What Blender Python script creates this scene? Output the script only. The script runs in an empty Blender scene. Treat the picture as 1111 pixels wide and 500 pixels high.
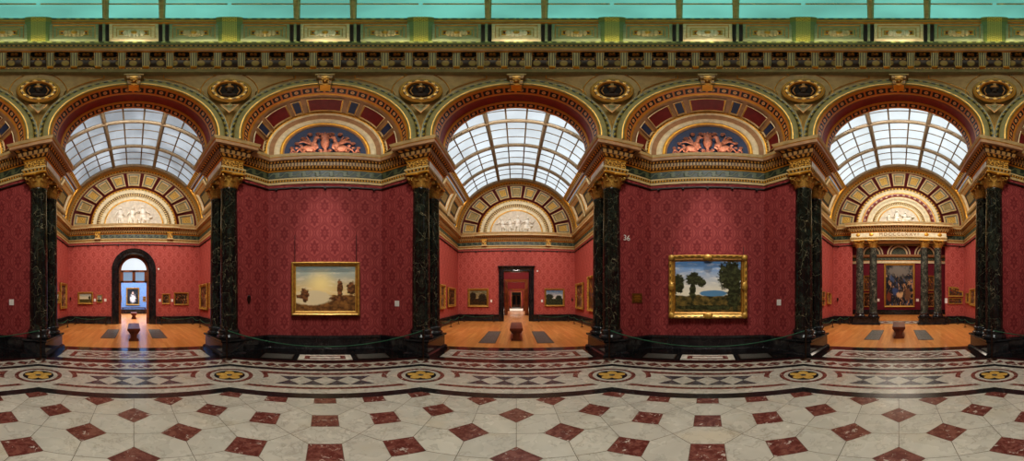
import bpy, bmesh, math, random
from mathutils import Vector, Matrix
random.seed(7)
R = math.radians; PI = math.pi
sin, cos, tan, atan = math.sin, math.cos, math.tan, math.atan
C = bpy.context.scene.collection
# ------------------------------------------------------------------ panorama bookkeeping
EYE = 1.6; Y0 = 324.9; PPD = 4.611; PPR = PPD * 180 / PI; XC = 560.2
def rel_az(px, az):
    return R((px - XC) / PPD - az)
def elev(py):
    return tan((Y0 - py) / PPR)
def wpt(az, x, y):
    a = R(az)
    return (x * cos(a) + y * sin(a), -x * sin(a) + y * cos(a))

# ------------------------------------------------------------------ node expressions
def c(r, g, b):
    f = lambda v: (v / 255 / 12.92) if v / 255 <= .04045 else ((v / 255 + .055) / 1.055) ** 2.4
    return (f(r), f(g), f(b), 1)

class X:
    def __init__(s, nt, k): s.nt, s.k = nt, k
    def op(s, o, *a):
        n = s.nt.nodes.new('ShaderNodeMath'); n.operation = o
        for i, v in enumerate((s,) + a):
            if isinstance(v, X): s.nt.links.new(v.k, n.inputs[i])
            else: n.inputs[i].default_value = v
        return X(s.nt, n.outputs[0])
    def __add__(s, o): return s.op('ADD', o)
    def __radd__(s, o): return s.op('ADD', o)
    def __sub__(s, o): return s.op('SUBTRACT', o)
    def __mul__(s, o): return s.op('MULTIPLY', o)
    def __rmul__(s, o): return s.op('MULTIPLY', o)
    def __truediv__(s, o): return s.op('DIVIDE', o)
    def fr(s): return s.op('FRACT')
    def ab(s): return s.op('ABSOLUTE')
    def sq(s): return s.op('MULTIPLY', s)
    def sqrt(s): return s.op('SQRT')
    def cs(s): return s.op('COSINE')
    def sn(s): return s.op('SINE')
    def gt(s, v): return s.op('GREATER_THAN', v)
    def lt(s, v): return s.op('LESS_THAN', v)
    def mx(s, o): return s.op('MAXIMUM', o)
    def mn(s, o): return s.op('MINIMUM', o)
    def sm(s, a, b):
        n = s.nt.nodes.new('ShaderNodeMapRange'); n.interpolation_type = 'SMOOTHSTEP'
        s.nt.links.new(s.k, n.inputs[0]); n.inputs[1].default_value = a; n.inputs[2].default_value = b
        return X(s.nt, n.outputs[0])

class NT:
    def __init__(s, name):
        s.m = bpy.data.materials.new(name); s.m.use_nodes = True
        s.nt = s.m.node_tree; s.b = s.nt.nodes['Principled BSDF']
    def uv(s):
        n = s.nt.nodes.new('ShaderNodeUVMap'); q = s.nt.nodes.new('ShaderNodeSeparateXYZ')
        s.nt.links.new(n.outputs[0], q.inputs[0]); s.uvk = n.outputs[0]
        return X(s.nt, q.outputs[0]), X(s.nt, q.outputs[1])
    def uvvec(s):
        return s.nt.nodes.new('ShaderNodeUVMap').outputs[0]
    def obj(s):
        return s.nt.nodes.new('ShaderNodeTexCoord').outputs['Object']
    def geo(s):
        return s.nt.nodes.new('ShaderNodeNewGeometry').outputs['Position']
    def rnd(s):
        return X(s.nt, s.nt.nodes.new('ShaderNodeObjectInfo').outputs['Random'])
    def island(s):
        return X(s.nt, s.nt.nodes.new('ShaderNodeNewGeometry').outputs['Random Per Island'])
    def scale(s, vec, v, off=None):
        n = s.nt.nodes.new('ShaderNodeMapping'); s.nt.links.new(vec, n.inputs[0])
        n.inputs['Scale'].default_value = v
        if off is not None:
            q = s.nt.nodes.new('ShaderNodeCombineXYZ')
            for i in range(3): s.nt.links.new(off.k, q.inputs[i])
            s.nt.links.new(q.outputs[0], n.inputs['Location'])
        return n.outputs[0]
    def noise(s, vec, scale=5, detail=4, rough=.5, dist=0):
        n = s.nt.nodes.new('ShaderNodeTexNoise'); s.nt.links.new(vec, n.inputs['Vector'])
        n.inputs['Scale'].default_value = scale; n.inputs['Detail'].default_value = detail
        n.inputs['Roughness'].default_value = rough; n.inputs['Distortion'].default_value = dist
        return X(s.nt, n.outputs[0])
    def vor(s, vec, scale=5, feature='DISTANCE_TO_EDGE'):
        n = s.nt.nodes.new('ShaderNodeTexVoronoi'); n.feature = feature
        s.nt.links.new(vec, n.inputs['Vector']); n.inputs['Scale'].default_value = scale
        return X(s.nt, n.outputs['Distance'])
    def warp(s, vec, scale, amt):
        n = s.nt.nodes.new('ShaderNodeTexNoise'); s.nt.links.new(vec, n.inputs['Vector'])
        n.inputs['Scale'].default_value = scale; n.inputs['Detail'].default_value = 3
        q = s.nt.nodes.new('ShaderNodeVectorMath'); q.operation = 'MULTIPLY_ADD'
        s.nt.links.new(n.outputs['Color'], q.inputs[0]); q.inputs[1].default_value = (amt,) * 3
        s.nt.links.new(vec, q.inputs[2])
        return q.outputs[0]
    def mix(s, f, a, b):
        n = s.nt.nodes.new('ShaderNodeMix'); n.data_type = 'RGBA'
        for i, v in ((0, f), (6, a), (7, b)):
            if isinstance(v, X): s.nt.links.new(v.k, n.inputs[i])
            elif hasattr(v, 'node'): s.nt.links.new(v, n.inputs[i])
            else: n.inputs[i].default_value = v
        return n.outputs[2]
    def done(s, col=None, rough=.5, metal=0., bump=None, bs=.2, bd=.02, emit=None, es=0., spec=None, coat=0.):
        b = s.b
        def put(k, v):
            if isinstance(v, X): s.nt.links.new(v.k, b.inputs[k])
            elif hasattr(v, 'node'): s.nt.links.new(v, b.inputs[k])
            else: b.inputs[k].default_value = v
        if col is not None: put('Base Color', col)
        put('Roughness', rough); put('Metallic', metal)
        if coat: put('Coat Weight', coat); put('Coat Roughness', .08)
        if spec is not None: put('Specular IOR Level', spec)
        if emit is not None: put('Emission Color', emit); put('Emission Strength', es)
        if bump is not None:
            n = s.nt.nodes.new('ShaderNodeBump'); n.inputs['Strength'].default_value = bs
            n.inputs['Distance'].default_value = bd
            s.nt.links.new(bump.k, n.inputs['Height']); s.nt.links.new(n.outputs[0], b.inputs['Normal'])
        return s.m

MAT = {}
def plain(key, col, rough=.5, metal=0., var=.12, sc=6., **k):
    n = NT(key); f = n.noise(n.obj(), sc, 4).sm(.3, .7)
    d = tuple(v * (1 - var) for v in col[:3]) + (1,); l = tuple(min(1, v * (1 + var)) for v in col[:3]) + (1,)
    MAT[key] = n.done(n.mix(f, d, l), rough, metal, **k)

# palette -----------------------------------------------------------
OLIVE = c(132, 126, 80); CREAM = c(196, 172, 122); GOLD = c(205, 150, 52); DGREEN = c(52, 66, 50)
MAROON = c(92, 26, 28); NAVY = c(28, 34, 52)
plain('olive', OLIVE, .55); plain('cream', CREAM, .5); plain('pale', c(222, 208, 172), .5)
plain('tan', c(160, 142, 92), .55); plain('pink', c(172, 134, 98), .5)
plain('gold', GOLD, .35, .45); plain('giltdark', c(150, 104, 40), .4, .4, .3, 14)
plain('gilt', c(186, 148, 72), .42, .3, .25, 18)
plain('maroon', MAROON, .5); plain('red_soffit', c(142, 50, 40), .5); plain('navy', c(44, 60, 98), .5); plain('black', c(14, 13, 13), .3)
plain('panel_red', c(118, 22, 26), .5); plain('graygreen', c(112, 116, 96), .5)
plain('white_relief', c(238, 230, 214), .6); plain('relief_ground', c(214, 202, 182), .7); plain('copper', c(176, 116, 94), .5, 0., .3, 14)
plain('label_white', c(230, 228, 222), .6); plain('bronze', c(66, 44, 30), .35, .5); plain('brass', c(120, 84, 36), .4, .4, .3, 30)
plain('rope', c(44, 92, 66), .8); plain('wire', c(40, 22, 20), .5); plain('slab_white', c(205, 200, 188), .4)
plain('iron', c(70, 70, 68), .5, .3); plain('blue_wall', c(110, 146, 196), .8); plain('white_wall', c(235, 238, 240), .8)
plain('bust_dark', c(52, 36, 22), .8); plain('medal_dark', c(22, 15, 10), .9)
plain('dome_rib', c(120, 128, 60), .45, .1)
plain('bar', c(128, 112, 88), .5); plain('domebar', c(160, 158, 104), .5)
plain('drum_red', c(96, 40, 34), .5); plain('drum_green', c(142, 146, 104), .5)
plain('darkred_wall', c(112, 24, 46), .8); plain('crimson', c(128, 38, 42), .8)
plain('letter_gold', c(150, 98, 24), .4, .2); plain('giltbright', c(220, 198, 150), .45, .1)

def mk_wood(key, a, b, sx, sy, rough):
    n = NT(key); u, v = n.uv()
    row = (u / sx); idx = row - row.fr(); w2 = n.nt.nodes.new('ShaderNodeTexWhiteNoise'); w2.noise_dimensions = '1D'
    n.nt.links.new(idx.k, w2.inputs['W']); jit = X(n.nt, w2.outputs[0])
    vy = v / sy + jit * 5; vi = vy - vy.fr()
    w3 = n.nt.nodes.new('ShaderNodeTexWhiteNoise'); w3.noise_dimensions = '1D'
    n.nt.links.new((idx * 7.31 + vi * 3.17).k, w3.inputs['W'])
    g = n.noise(n.scale(n.uvvec(), (30, 2.5, 1)), 2, 4)
    f = (X(n.nt, w3.outputs[0]) * .6 + g * .5).sm(.1, 1.0)
    seam = row.fr().lt(.03).mx(vy.fr().lt(.008))
    col = n.mix(seam * .6, n.mix(f, a, b), c(60, 30, 12))
    MAT[key] = n.done(col, rough, coat=.25)
mk_wood('parquet', c(202, 128, 62), c(230, 164, 94), .11, 1.6, .3)
mk_wood('bench_wood', c(74, 34, 20), c(120, 60, 34), .3, 2.0, .35)
mk_wood('door_wood', c(96, 48, 22), c(150, 84, 40), .3, 2.0, .4)

def mk_damask(key, base, hi, P=.31, Q=.92):
    n = NT(key); u, v = n.uv()
    b = v * (2 * PI / Q); wob = b.cs() * (P / 2)
    d1 = (((u - wob) / (2 * P)).fr() - .5).ab(); d2 = (((u + wob) / (2 * P) - .5).fr() - .5).ab()
    near = (d1 * -1 + .5).mn(d2 * -1 + .5) * (2 * P)
    line = near.sm(.05, .035) * near.sm(.008, .02)
    def cell(ou, ov):
        x = ((u / (2 * P) + (.5 - ou)).fr() - .5) * (2 * P); y = ((v / Q + (.5 - ov)).fr() - .5) * Q
        y2 = y * .62; r = (x.sq() + y2.sq()).sqrt(); th = x.op('ARCTAN2', y)
        return r, th
    r1, t1 = cell(.25, .5); r2, t2 = cell(.75, 0)
    pk = r1.lt(r2); inv = pk * -1 + 1
    r = r1.mn(r2); th = t1 * pk + t2 * inv
    r = r / P
    p8 = (th * 8).cs(); p5 = (th * 6).cs().ab()
    mot = (r - p8 * .09 - .36).sm(.04, .0) * (r - p8 * .03 - .12).sm(.0, .03)
    ring = (r - p5 * .08 - .52).ab().sm(.055, .03)
    m = line.mx(mot).mx(ring * .8).mx(r.sm(.09, .06))
    wv = n.noise(n.scale(n.uvvec(), (8, 8, 1)), 3, 3)
    col = n.mix(m, base, hi)
    col = n.mix(wv.sm(.2, .9) * .25, col, tuple(x * .6 for x in base[:3]) + (1,))
    MAT[key] = n.done(col, .75, spec=.25, bump=m, bs=.15, bd=.004)
mk_damask('damask', c(192, 102, 92), c(160, 72, 64))
mk_damask('damask_shaded', c(162, 78, 76), c(128, 50, 52))  # same red damask, its colour darkened to stand for niche shade

def mk_darkmarble(key, base, vein, cloud, amount, sc=1., rough=.12):
    n = NT(key); p = n.scale(n.obj(), (sc, sc, sc * .7), n.rnd() * 37)
    w = n.warp(p, 2.2, .9); e = n.vor(w, 1.5).sm(.014, .0)
    e2 = n.vor(n.warp(p, 4, .6), 3.7).sm(.02, .0) * n.noise(p, 2.1, 2).sm(.45, .65)
    cl = n.noise(w, 3.2, 6, .65).sm(.42, .75)
    col = n.mix(cl, base, cloud)
    col = n.mix(e.mx(e2 * .8) * amount * n.noise(p, 5, 4).sm(.3, .65), col, vein)
    MAT[key] = n.done(col, rough, coat=.1)
mk_darkmarble('column_marble', c(20, 26, 23), c(180, 172, 138), c(52, 62, 53), .7, 1.6)
mk_darkmarble('column_marble_light', c(46, 52, 46), c(196, 190, 170), c(110, 112, 98), .8, 1.5, .2)
mk_darkmarble('black_marble', c(32, 32, 34), c(110, 110, 106), c(54, 53, 54), .35, .9, .1)
mk_darkmarble('black_floor', c(24, 22, 22), c(70, 66, 60), c(46, 42, 40), .35, 1.0, .16)

def mk_floor_white():
    n = NT('floor_white'); p = n.geo()
    isl = n.island()
    q = n.scale(p, (1, 1, 1), isl * 40)
    cl = n.noise(n.warp(q, 1.5, .6), 2.4, 4, .5).sm(.3, .75) * .55
    ve = n.noise(n.warp(q, 2, 1.2), 1.6, 5, .6); ve = (ve - .5).ab().sm(.025, .0)
    col = n.mix(cl, c(197, 191, 177), c(168, 162, 149))
    col = n.mix(ve * .35, col, c(120, 112, 98))
    col = n.mix(isl * .35, col, c(170, 166, 156))
    st = n.noise(q, 1.2, 3).sm(.55, .8) * .3
    col = n.mix(st, col, c(196, 174, 136))
    MAT['floor_white'] = n.done(col, n.noise(p, 3, 4).sm(.2, .8) * .14 + .2, spec=.45)
mk_floor_white()
def mk_breccia(key, a, b, vein):
    n = NT(key); p = n.geo(); q = n.scale(p, (1, 1, 1), n.island() * 30)
    f = n.noise(n.warp(q, 9, .12), 13, 5, .65)
    col = n.mix(f.sm(.4, .62), a, b)
    v = n.noise(n.warp(q, 12, .15), 12, 4, .7).sm(.59, .66)
    col = n.mix(v * .8, col, vein)
    MAT[key] = n.done(col, .24)
mk_breccia('floor_red', c(98, 52, 45), c(128, 82, 72), c(200, 190, 178))
mk_breccia('floor_black', c(26, 25, 26), c(46, 44, 44), c(80, 78, 76))
mk_breccia('floor_slate', c(66, 64, 68), c(92, 90, 94), c(120, 118, 118))
mk_breccia('floor_oxblood', c(52, 22, 20), c(74, 34, 30), c(100, 60, 52))
mk_breccia('floor_yellow', c(198, 154, 74), c(214, 178, 104), c(176, 126, 56))
plain('grout', c(96, 86, 72), .6)

# repeated ornament: u metres along, v 0..1 across
def mk_orn(key, kind, p, bg, fg, line=None, metal=0., asp=1.):
    n = NT(key); u, v = n.uv()
    x = (u / p).fr() - .5; y = v - .5
    if kind == 'rosette':      # dark cartouche with pale rosette inside an orange border
        box = x.ab().lt(.40) * y.ab().lt(.30)
        d = (x.sq() * asp + y.sq()).sqrt()
        ros = d.lt(.2); eye = d.lt(.08)
        col = n.mix(box, bg, line); col = n.mix(ros, col, fg); col = n.mix(eye, col, bg)
        col = n.mix(y.ab().gt(.43), col, c(214, 160, 70)); m = ros
    elif kind == 'egg':        # egg and dart
        d = ((x * 1.15).sq() + (y - .1).sq() * .7).sqrt()
        m = d.sm(.40, .26); col = n.mix(m, bg, fg)
    elif kind == 'dots':
        d = (x.sq() + (y).sq() * asp).sqrt(); m = d.sm(.36, .26); col = n.mix(m, bg, fg)
    elif kind == 'dentil':
        m = x.ab().sm(.34, .28); col = n.mix(m, bg, fg)
    elif kind == 'leaf':
        a = (x.ab() * 2 + (y).ab() * 1.1); s = ((u / p) * (6 * PI) + v * 8).sn() * .12
        m = (a + s).sm(.78, .55); col = n.mix(m, bg, fg)
        col = n.mix(y.ab().gt(.44), col, line or fg)
    elif kind == 'lattice':
        q = v * asp
        d1 = ((u / p + q).fr() - .5).ab(); d2 = ((u / p - q).fr() - .5).ab()
        m = d1.mn(d2).sm(.13, .05)
        dot = (d1.mx(d2)).gt(.40); col = n.mix(m.mx(dot * .7), bg, fg)
    elif kind == 'scroll':
        s1 = ((u / p) * (2 * PI)).sn() * .28
        m1 = (y - s1).ab().sm(.13, .06); m2 = ((x.sq() + (y.ab() - .18).sq() * .5).sqrt()).sm(.22, .12)
        m = m1.mx(m2); col = n.mix(m, bg, fg)
    elif kind == 'fret':
        m = n.noise(n.scale(n.uvvec(), (9 / p, 7, 1)), 1, 3).sm(.45, .58); col = n.mix(m, bg, fg)
    MAT[key] = n.done(col, .42, metal, bump=m, bs=.5, bd=.015)
mk_orn('rosette_band', 'rosette', .30, c(206, 128, 60), c(222, 180, 124), c(34, 28, 34), asp=1.0)
mk_orn('egg_gold', 'egg', .11, c(70, 44, 18), c(214, 160, 70), None, .2)
mk_orn('egg_cream', 'egg', .16, c(90, 62, 26), c(226, 196, 128), None, .1)
mk_orn('dots_gold', 'dots', .09, c(86, 70, 34), c(220, 164, 60), None, .2, .6)
mk_orn('dots_small', 'dots', .12, c(70, 56, 30), c(190, 142, 62), None, .2, .6)
mk_orn('dentil', 'dentil', .10, c(64, 44, 22), c(176, 138, 80))
mk_orn('leaf_green', 'leaf', .2, c(34, 36, 18), c(140, 124, 44), c(70, 66, 28), .1)
mk_orn('leaf_gold', 'leaf', .2, c(104, 76, 28), c(222, 176, 84), c(222, 176, 84), .15)
mk_orn('leaf_olive', 'leaf', .22, c(66, 68, 26), c(160, 160, 84), c(160, 150, 60), .1)
mk_orn('lattice_green', 'lattice', .2, c(96, 104, 36), c(220, 200, 90), None, .1, 2.2)
mk_orn('lattice_cream', 'lattice', .22, c(120, 92, 44), c(214, 184, 122), None, 0, 2)
mk_orn('frieze_green', 'scroll', .42, c(42, 56, 44), c(92, 100, 72))
mk_orn('frieze_gold', 'fret', .5, c(104, 70, 20), c(226, 176, 80), None, .3)
mk_orn('fret_gold', 'fret', .6, c(176, 140, 78), c(236, 196, 96), None, .15)
mk_orn('reed', 'dentil', .055, c(80, 74, 40), c(168, 158, 100))
mk_orn('frieze_maroon', 'rosette', .42, c(122, 46, 44), c(226, 206, 160), c(122, 46, 44), asp=1.)
mk_orn('cornice_frieze', 'egg', .34, c(66, 40, 22), c(170, 146, 76))
mk_orn('iron_grille', 'lattice', .09, c(70, 70, 66), c(128, 126, 118), None, .4, 8)
mk_orn('soffit_coffer', 'rosette', 1.0, c(96, 70, 36), c(168, 104, 40), c(30, 22, 18))

def mk_glass(key, col, s, var, rough=.3, sc=.5):
    n = NT(key); f = n.noise(n.geo(), sc, 3).sm(.3, .7); isl = n.island()
    e = n.mix(f, tuple(v * (1 - var) for v in col[:3]) + (1,), col)
    e = n.mix(isl * .22, e, tuple(v * .6 for v in col[:3]) + (1,))
    MAT[key] = n.done(c(60, 66, 70), rough, emit=e, es=s)
mk_glass('sky_far', c(218, 228, 234), .68, .25)
mk_glass('sky_left', c(180, 188, 196), .68, .5)
mk_glass('sky_right', c(220, 230, 234), .7, .18)
mk_glass('dome_glass', c(116, 196, 180), .62, .35)
mk_glass('bright_glass', c(225, 232, 238), .66, .1)  # fanlight glow put into the pane for the bright ceiling behind
mk_glass('transom_glass', c(150, 176, 205), .5, .2)

# pictures: generic landscapes and figure groups, colours only
def mk_land(key, top, hor, ground, dark, hv=.45, trees=(), sun=None, water=None, det=4):
    n = NT(key); u, v = n.uv(); uvk = n.uvvec()
    nz = n.noise(n.scale(uvk, (1.3, 1, 1)), 5, 6, .6); cl = n.noise(n.scale(uvk, (2, 5, 1)), 2.2, 6, .6)
    col = n.mix(v.sm(hv, 1.0), hor, top)
    col = n.mix(cl.sm(.48, .7) * .55, col, tuple(min(1, x * .4 + y * .7) for x, y in zip(hor[:3], (.8, .75, .65))) + (1,))
    if sun:
        d = ((u - sun[0]).sq() * 1.6 + (v - sun[1]).sq()).sqrt()
        col = n.mix(d.sm(.42, 0) * .8, col, sun[2])
    hz = nz * .12 + hv - .06
    gm = (hz - v).sm(-.008, .02)
    g = n.mix(n.noise(uvk, 9, 6, .65).sm(.35, .65), ground, dark)
    col = n.mix(gm, col, g)
    if water:
        d = ((u - water[0]).sq() / water[2] + (v - water[1]).sq() / water[3]).sqrt() + nz * .4
        col = n.mix(d.sm(1.25, 1.0), col, water[4])
    for (tu, tv, rx, ry) in trees:
        d = ((u - tu).sq() / (rx * rx) + (v - tv).sq() / (ry * ry)).sqrt() + (n.noise(uvk, 15, 6, .75) - .5) * 1.9
        t = n.mix(n.noise(uvk, 16, 5, .65).sm(.42, .66), dark, tuple(x * 3.4 + .004 for x in dark[:3]) + (1,))
        col = n.mix(d.sm(1.0, .86), col, t)
    MAT[key] = n.done(col, .45, spec=.3)
def mk_fig(key, bg, cols, sc=5., cover=.5, blobs=()):
    n = NT(key); u, v = n.uv(); uvk = n.uvvec()
    col = n.mix(n.noise(uvk, 3, 5).sm(.3, .7), bg, tuple(x * .45 for x in bg[:3]) + (1,))
    for i, k in enumerate(cols):
        m = n.noise(n.scale(uvk, (1 + .2 * i, .8, 1 + i)), sc + i * 1.3, 5, .55, .6 + .4 * i)
        col = n.mix(m.sm(cover + .03, cover + .12) * (v.sm(1.0, .8)), col, k)
    for (tu, tv, rx, ry, k) in blobs:
        d = ((u - tu).sq() / (rx * rx) + (v - tv).sq() / (ry * ry)).sqrt() + (n.noise(uvk, 9, 5, .7) - .5) * 2.2
        col = n.mix(d.sm(1.1, .5), col, k)
    MAT[key] = n.done(col, .45, spec=.3)
mk_land('canvas_harbour', c(150, 168, 168), c(226, 196, 138), c(150, 106, 58), c(84, 54, 30), .36,
        trees=((.16, .36, .07, .16), (.1, .33, .1, .05), (.74, .5, .05, .22), (.94, .5, .09, .16), (.72, .28, .18, .05)),
        sun=(.42, .62, c(252, 228, 156)), water=(.26, .3, .14, .03, c(222, 204, 166)))
mk_land('canvas_valley', c(92, 140, 194), c(226, 218, 196), c(124, 104, 54), c(40, 42, 22), .34,
        trees=((.84, .7, .2, .32), (.9, .4, .12, .2), (.28, .64, .12, .13), (.05, .55, .1, .2), (.4, .58, .07, .1), (.27, .42, .05, .2), (.88, .25, .1, .2), (.5, .1, .5, .05)),
        water=(.58, .37, .05, .004, c(92, 136, 170)))
mk_land('canvas_woodland', c(110, 104, 72), c(150, 130, 84), c(84, 58, 28), c(36, 28, 16), .45, trees=((.2, .6, .2, .3), (.75, .5, .25, .3)))
mk_land('canvas_mountain', c(84, 116, 150), c(200, 200, 190), c(74, 78, 48), c(34, 40, 30), .42, trees=((.2, .55, .25, .2), (.75, .5, .2, .15)))
mk_land('canvas_meadow', c(150, 164, 158), c(216, 206, 170), c(110, 98, 52), c(56, 52, 30), .4, trees=((.85, .55, .12, .2),))
mk_land('canvas_heath', c(120, 132, 130), c(190, 180, 150), c(92, 78, 44), c(40, 36, 22), .35, trees=((.3, .5, .15, .25),))
mk_fig('canvas_feast', c(52, 34, 22), (c(150, 92, 44), c(176, 70, 40), c(200, 170, 120)), 6, .54)
mk_fig('canvas_figures', c(66, 44, 30), (c(150, 104, 64), c(150, 52, 40), c(196, 170, 130)), 5, .5)
mk_fig('canvas_saints', c(96, 66, 28), (c(186, 136, 52), c(140, 50, 40), c(60, 70, 92)), 5, .5)
mk_fig('canvas_white_dress', c(36, 44, 52), (c(70, 84, 96),), 4, .55, ((.5, .36, .3, .34, c(214, 214, 214)), (.5, .72, .1, .1, c(214, 180, 160))))
mk_fig('canvas_altar', c(44, 48, 58), (c(110, 100, 88), c(70, 88, 124), c(190, 150, 112)), 4.5, .52,
       ((.5, .86, .5, .16, c(120, 116, 110)), (.36, .34, .12, .12, c(66, 84, 128)), (.52, .26, .16, .09, c(206, 176, 136)), (.12, .22, .1, .14, c(124, 66, 48)), (.8, .28, .14, .18, c(120, 88, 66))))

# ------------------------------------------------------------------ mesh builder
class MB:
    def __init__(s, az=None, M=None):
        s.v = []; s.f = []; s.k = []; s.uv = []; s.sm = []
        s.M = M if M is not None else (Matrix.Rotation(-R(az), 4, 'Z') if az is not None else None)
    def addv(s, p):
        p = Vector(p)
        if s.M is not None: p = s.M @ p
        s.v.append(p); return len(s.v) - 1
    def face(s, idx, key, uv=None, sm=False):
        s.f.append(tuple(idx)); s.k.append(key); s.sm.append(sm)
        s.uv.append(uv or [(0, 0)] * len(idx))
    def poly(s, pts, key, uv=None, sm=False):
        if uv is None:
            n = (Vector(pts[1]) - Vector(pts[0])).cross(Vector(pts[2]) - Vector(pts[0]))
            a = max(range(3), key=lambda i: abs(n[i])); q = [i for i in range(3) if i != a]
            uv = [(p[q[0]], p[q[1]]) for p in pts]
        s.face([s.addv(p) for p in pts], key, uv, sm)
    def grid(s, rows, keys, uvs=None, sm=False, closed=False):
        """rows[i][j]; keys per j segment or single"""
        n, m = len(rows), len(rows[0])
        ids = [[s.addv(p) for p in r] for r in rows]
        for i in range(n if closed else n - 1):
            i2 = (i + 1) % n
            for j in range(m - 1):
                k = keys if isinstance(keys, str) else keys[j]
                if k is None: continue
                if uvs: u0, u1 = uvs[i], uvs[i + 1]
                else: u0, u1 = i, i + 1
                s.face((ids[i][j], ids[i2][j], ids[i2][j + 1], ids[i][j + 1]), k, [(u0, 0), (u1, 0), (u1, 1), (u0, 1)], sm)
    def loft(s, frames, prof, keys, sm=False, closed=False):
        rows = [[O + A * a + B * b for a, b in prof] for (O, A, B, _) in frames]
        uvs = [f[3] for f in frames]
        if closed: uvs.append(uvs[-1] + (uvs[-1] - uvs[-2]))
        s.grid(rows, keys, uvs, sm, closed)
    def box(s, x0, x1, y0, y1, z0, z1, key, skip=''):
        P = lambda x, y, z: (x, y, z)
        F = {'f': [P(x0, y0, z0), P(x1, y0, z0), P(x1, y0, z1), P(x0, y0, z1)], 'b': [P(x1, y1, z0), P(x0, y1, z0), P(x0, y1, z1), P(x1, y1, z1)],
             'l': [P(x0, y1, z0), P(x0, y0, z0), P(x0, y0, z1), P(x0, y1, z1)], 'r': [P(x1, y0, z0), P(x1, y1, z0), P(x1, y1, z1), P(x1, y0, z1)],
             't': [P(x0, y0, z1), P(x1, y0, z1), P(x1, y1, z1), P(x0, y1, z1)], 'd': [P(x0, y1, z0), P(x1, y1, z0), P(x1, y0, z0), P(x0, y0, z0)]}
        for k, p in F.items():
            if k not in skip: s.poly(p, key)
    def lathe(s, prof, n=32, keys='gold', o=(0, 0, 0), sm=True, a0=0, a1=2 * PI):
        full = abs(a1 - a0 - 2 * PI) < 1e-6
        O = Vector(o); N = n if full else n + 1
        rr = max(p[0] for p in prof)
        fr = []
        for i in range(N):
            a = a0 + (a1 - a0) * i / n
            fr.append((O, Vector((sin(a), cos(a), 0)), Vector((0, 0, 1)), rr * (a - a0)))
        s.loft(fr, prof, keys, sm, full)
    def tube(s, pts, r, key, n=6, closed=False, r1=None):
        pts = [Vector(p) for p in pts]; rows = []; L = len(pts)
        for i, p in enumerate(pts):
            a = pts[(i - 1) % L] if (closed or i) else p; b = pts[(i + 1) % L] if (closed or i < L - 1) else p
            d = (b - a).normalized(); up = Vector((0, 0, 1)) if abs(d.z) < .9 else Vector((1, 0, 0))
            q = d.cross(up).normalized(); w = q.cross(d)
            rad = r if r1 is None else r + (r1 - r) * i / (L - 1)
            rows.append([p + (q * cos(t) + w * sin(t)) * rad for t in [2 * PI * k / n for k in range(n + 1)]])
        s.grid(rows, key, None, True, closed)
        if not closed:
            s.poly(rows[0][:-1], key); s.poly(rows[-1][:-1], key)
    def ball(s, o, rad, key, rot=None, n=10, m=7):
        O = Vector(o); Q = Matrix.Rotation(rot[0], 3, rot[1]) if rot else Matrix.Identity(3)
        rows = []
        for i in range(n):
            a = 2 * PI * i / n
            rows.append([O + Q @ Vector((rad[0] * cos(a) * sin(t), rad[1] * sin(a) * sin(t), -rad[2] * cos(t))) for t in [PI * j / m for j in range(m + 1)]])
        s.grid(rows, key, None, True, True)
    def panel(s, f, u0, u1, v0, v1, rings, nu=4, nv=1, fill=True, fuv=None):
        """f(u,v,d)->point. rings=[(inset_u,inset_v,depth,key_to_next)...]"""
        def per(r):
            a0, a1, b0, b1, d = u0 + r[0], u1 - r[0], v0 + r[1], v1 - r[1], r[2]
            p = [(a0 + (a1 - a0) * i / nu, b0) for i in range(nu)] + [(a1, b0 + (b1 - b0) * i / nv) for i in range(nv)]
            p += [(a1 - (a1 - a0) * i / nu, b1) for i in range(nu)] + [(a0, b1 - (b1 - b0) * i / nv) for i in range(nv)]
            return [f(u, v, d) for u, v in p]
        prev = per(rings[0])
        for i in range(len(rings) - 1):
            nx = per(rings[i + 1]); L = len(nx)
            for j in range(L):
                s.poly([prev[j], prev[(j + 1) % L], nx[(j + 1) % L], nx[j]], rings[i][3])
            prev = nx
        if fill:
            r = rings[-1]; a0, a1, b0, b1, d = u0 + r[0], u1 - r[0], v0 + r[1], v1 - r[1], r[2]
            for i in range(nu):
                for j in range(nv):
                    q = [(i, j), (i + 1, j), (i + 1, j + 1), (i, j + 1)]
                    pts = [f(a0 + (a1 - a0) * x / nu, b0 + (b1 - b0) * y / nv, d) for x, y in q]
                    s.poly(pts, r[3], [(x / nu, y / nv) for x, y in q])
    def build(s, name, parent=None, loc=None, rz=0.):
        me = bpy.data.meshes.new(name)
        me.from_pydata([tuple(v) for v in s.v], [], s.f)
        keys = list(dict.fromkeys(s.k))
        for k in keys: me.materials.append(MAT[k])
        ix = {k: i for i, k in enumerate(keys)}
        me.polygons.foreach_set('material_index', [ix[k] for k in s.k])
        me.polygons.foreach_set('use_smooth', s.sm)
        uv = me.uv_layers.new(name='UVMap')
        uv.data.foreach_set('uv', [w for f in s.uv for p in f for w in p])
        me.update()
        o = bpy.data.objects.new(name, me); C.objects.link(o)
        if parent is not None: o.parent = parent
        if loc is not None: o.location = loc
        o.rotation_euler.z = rz
        return o

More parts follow.
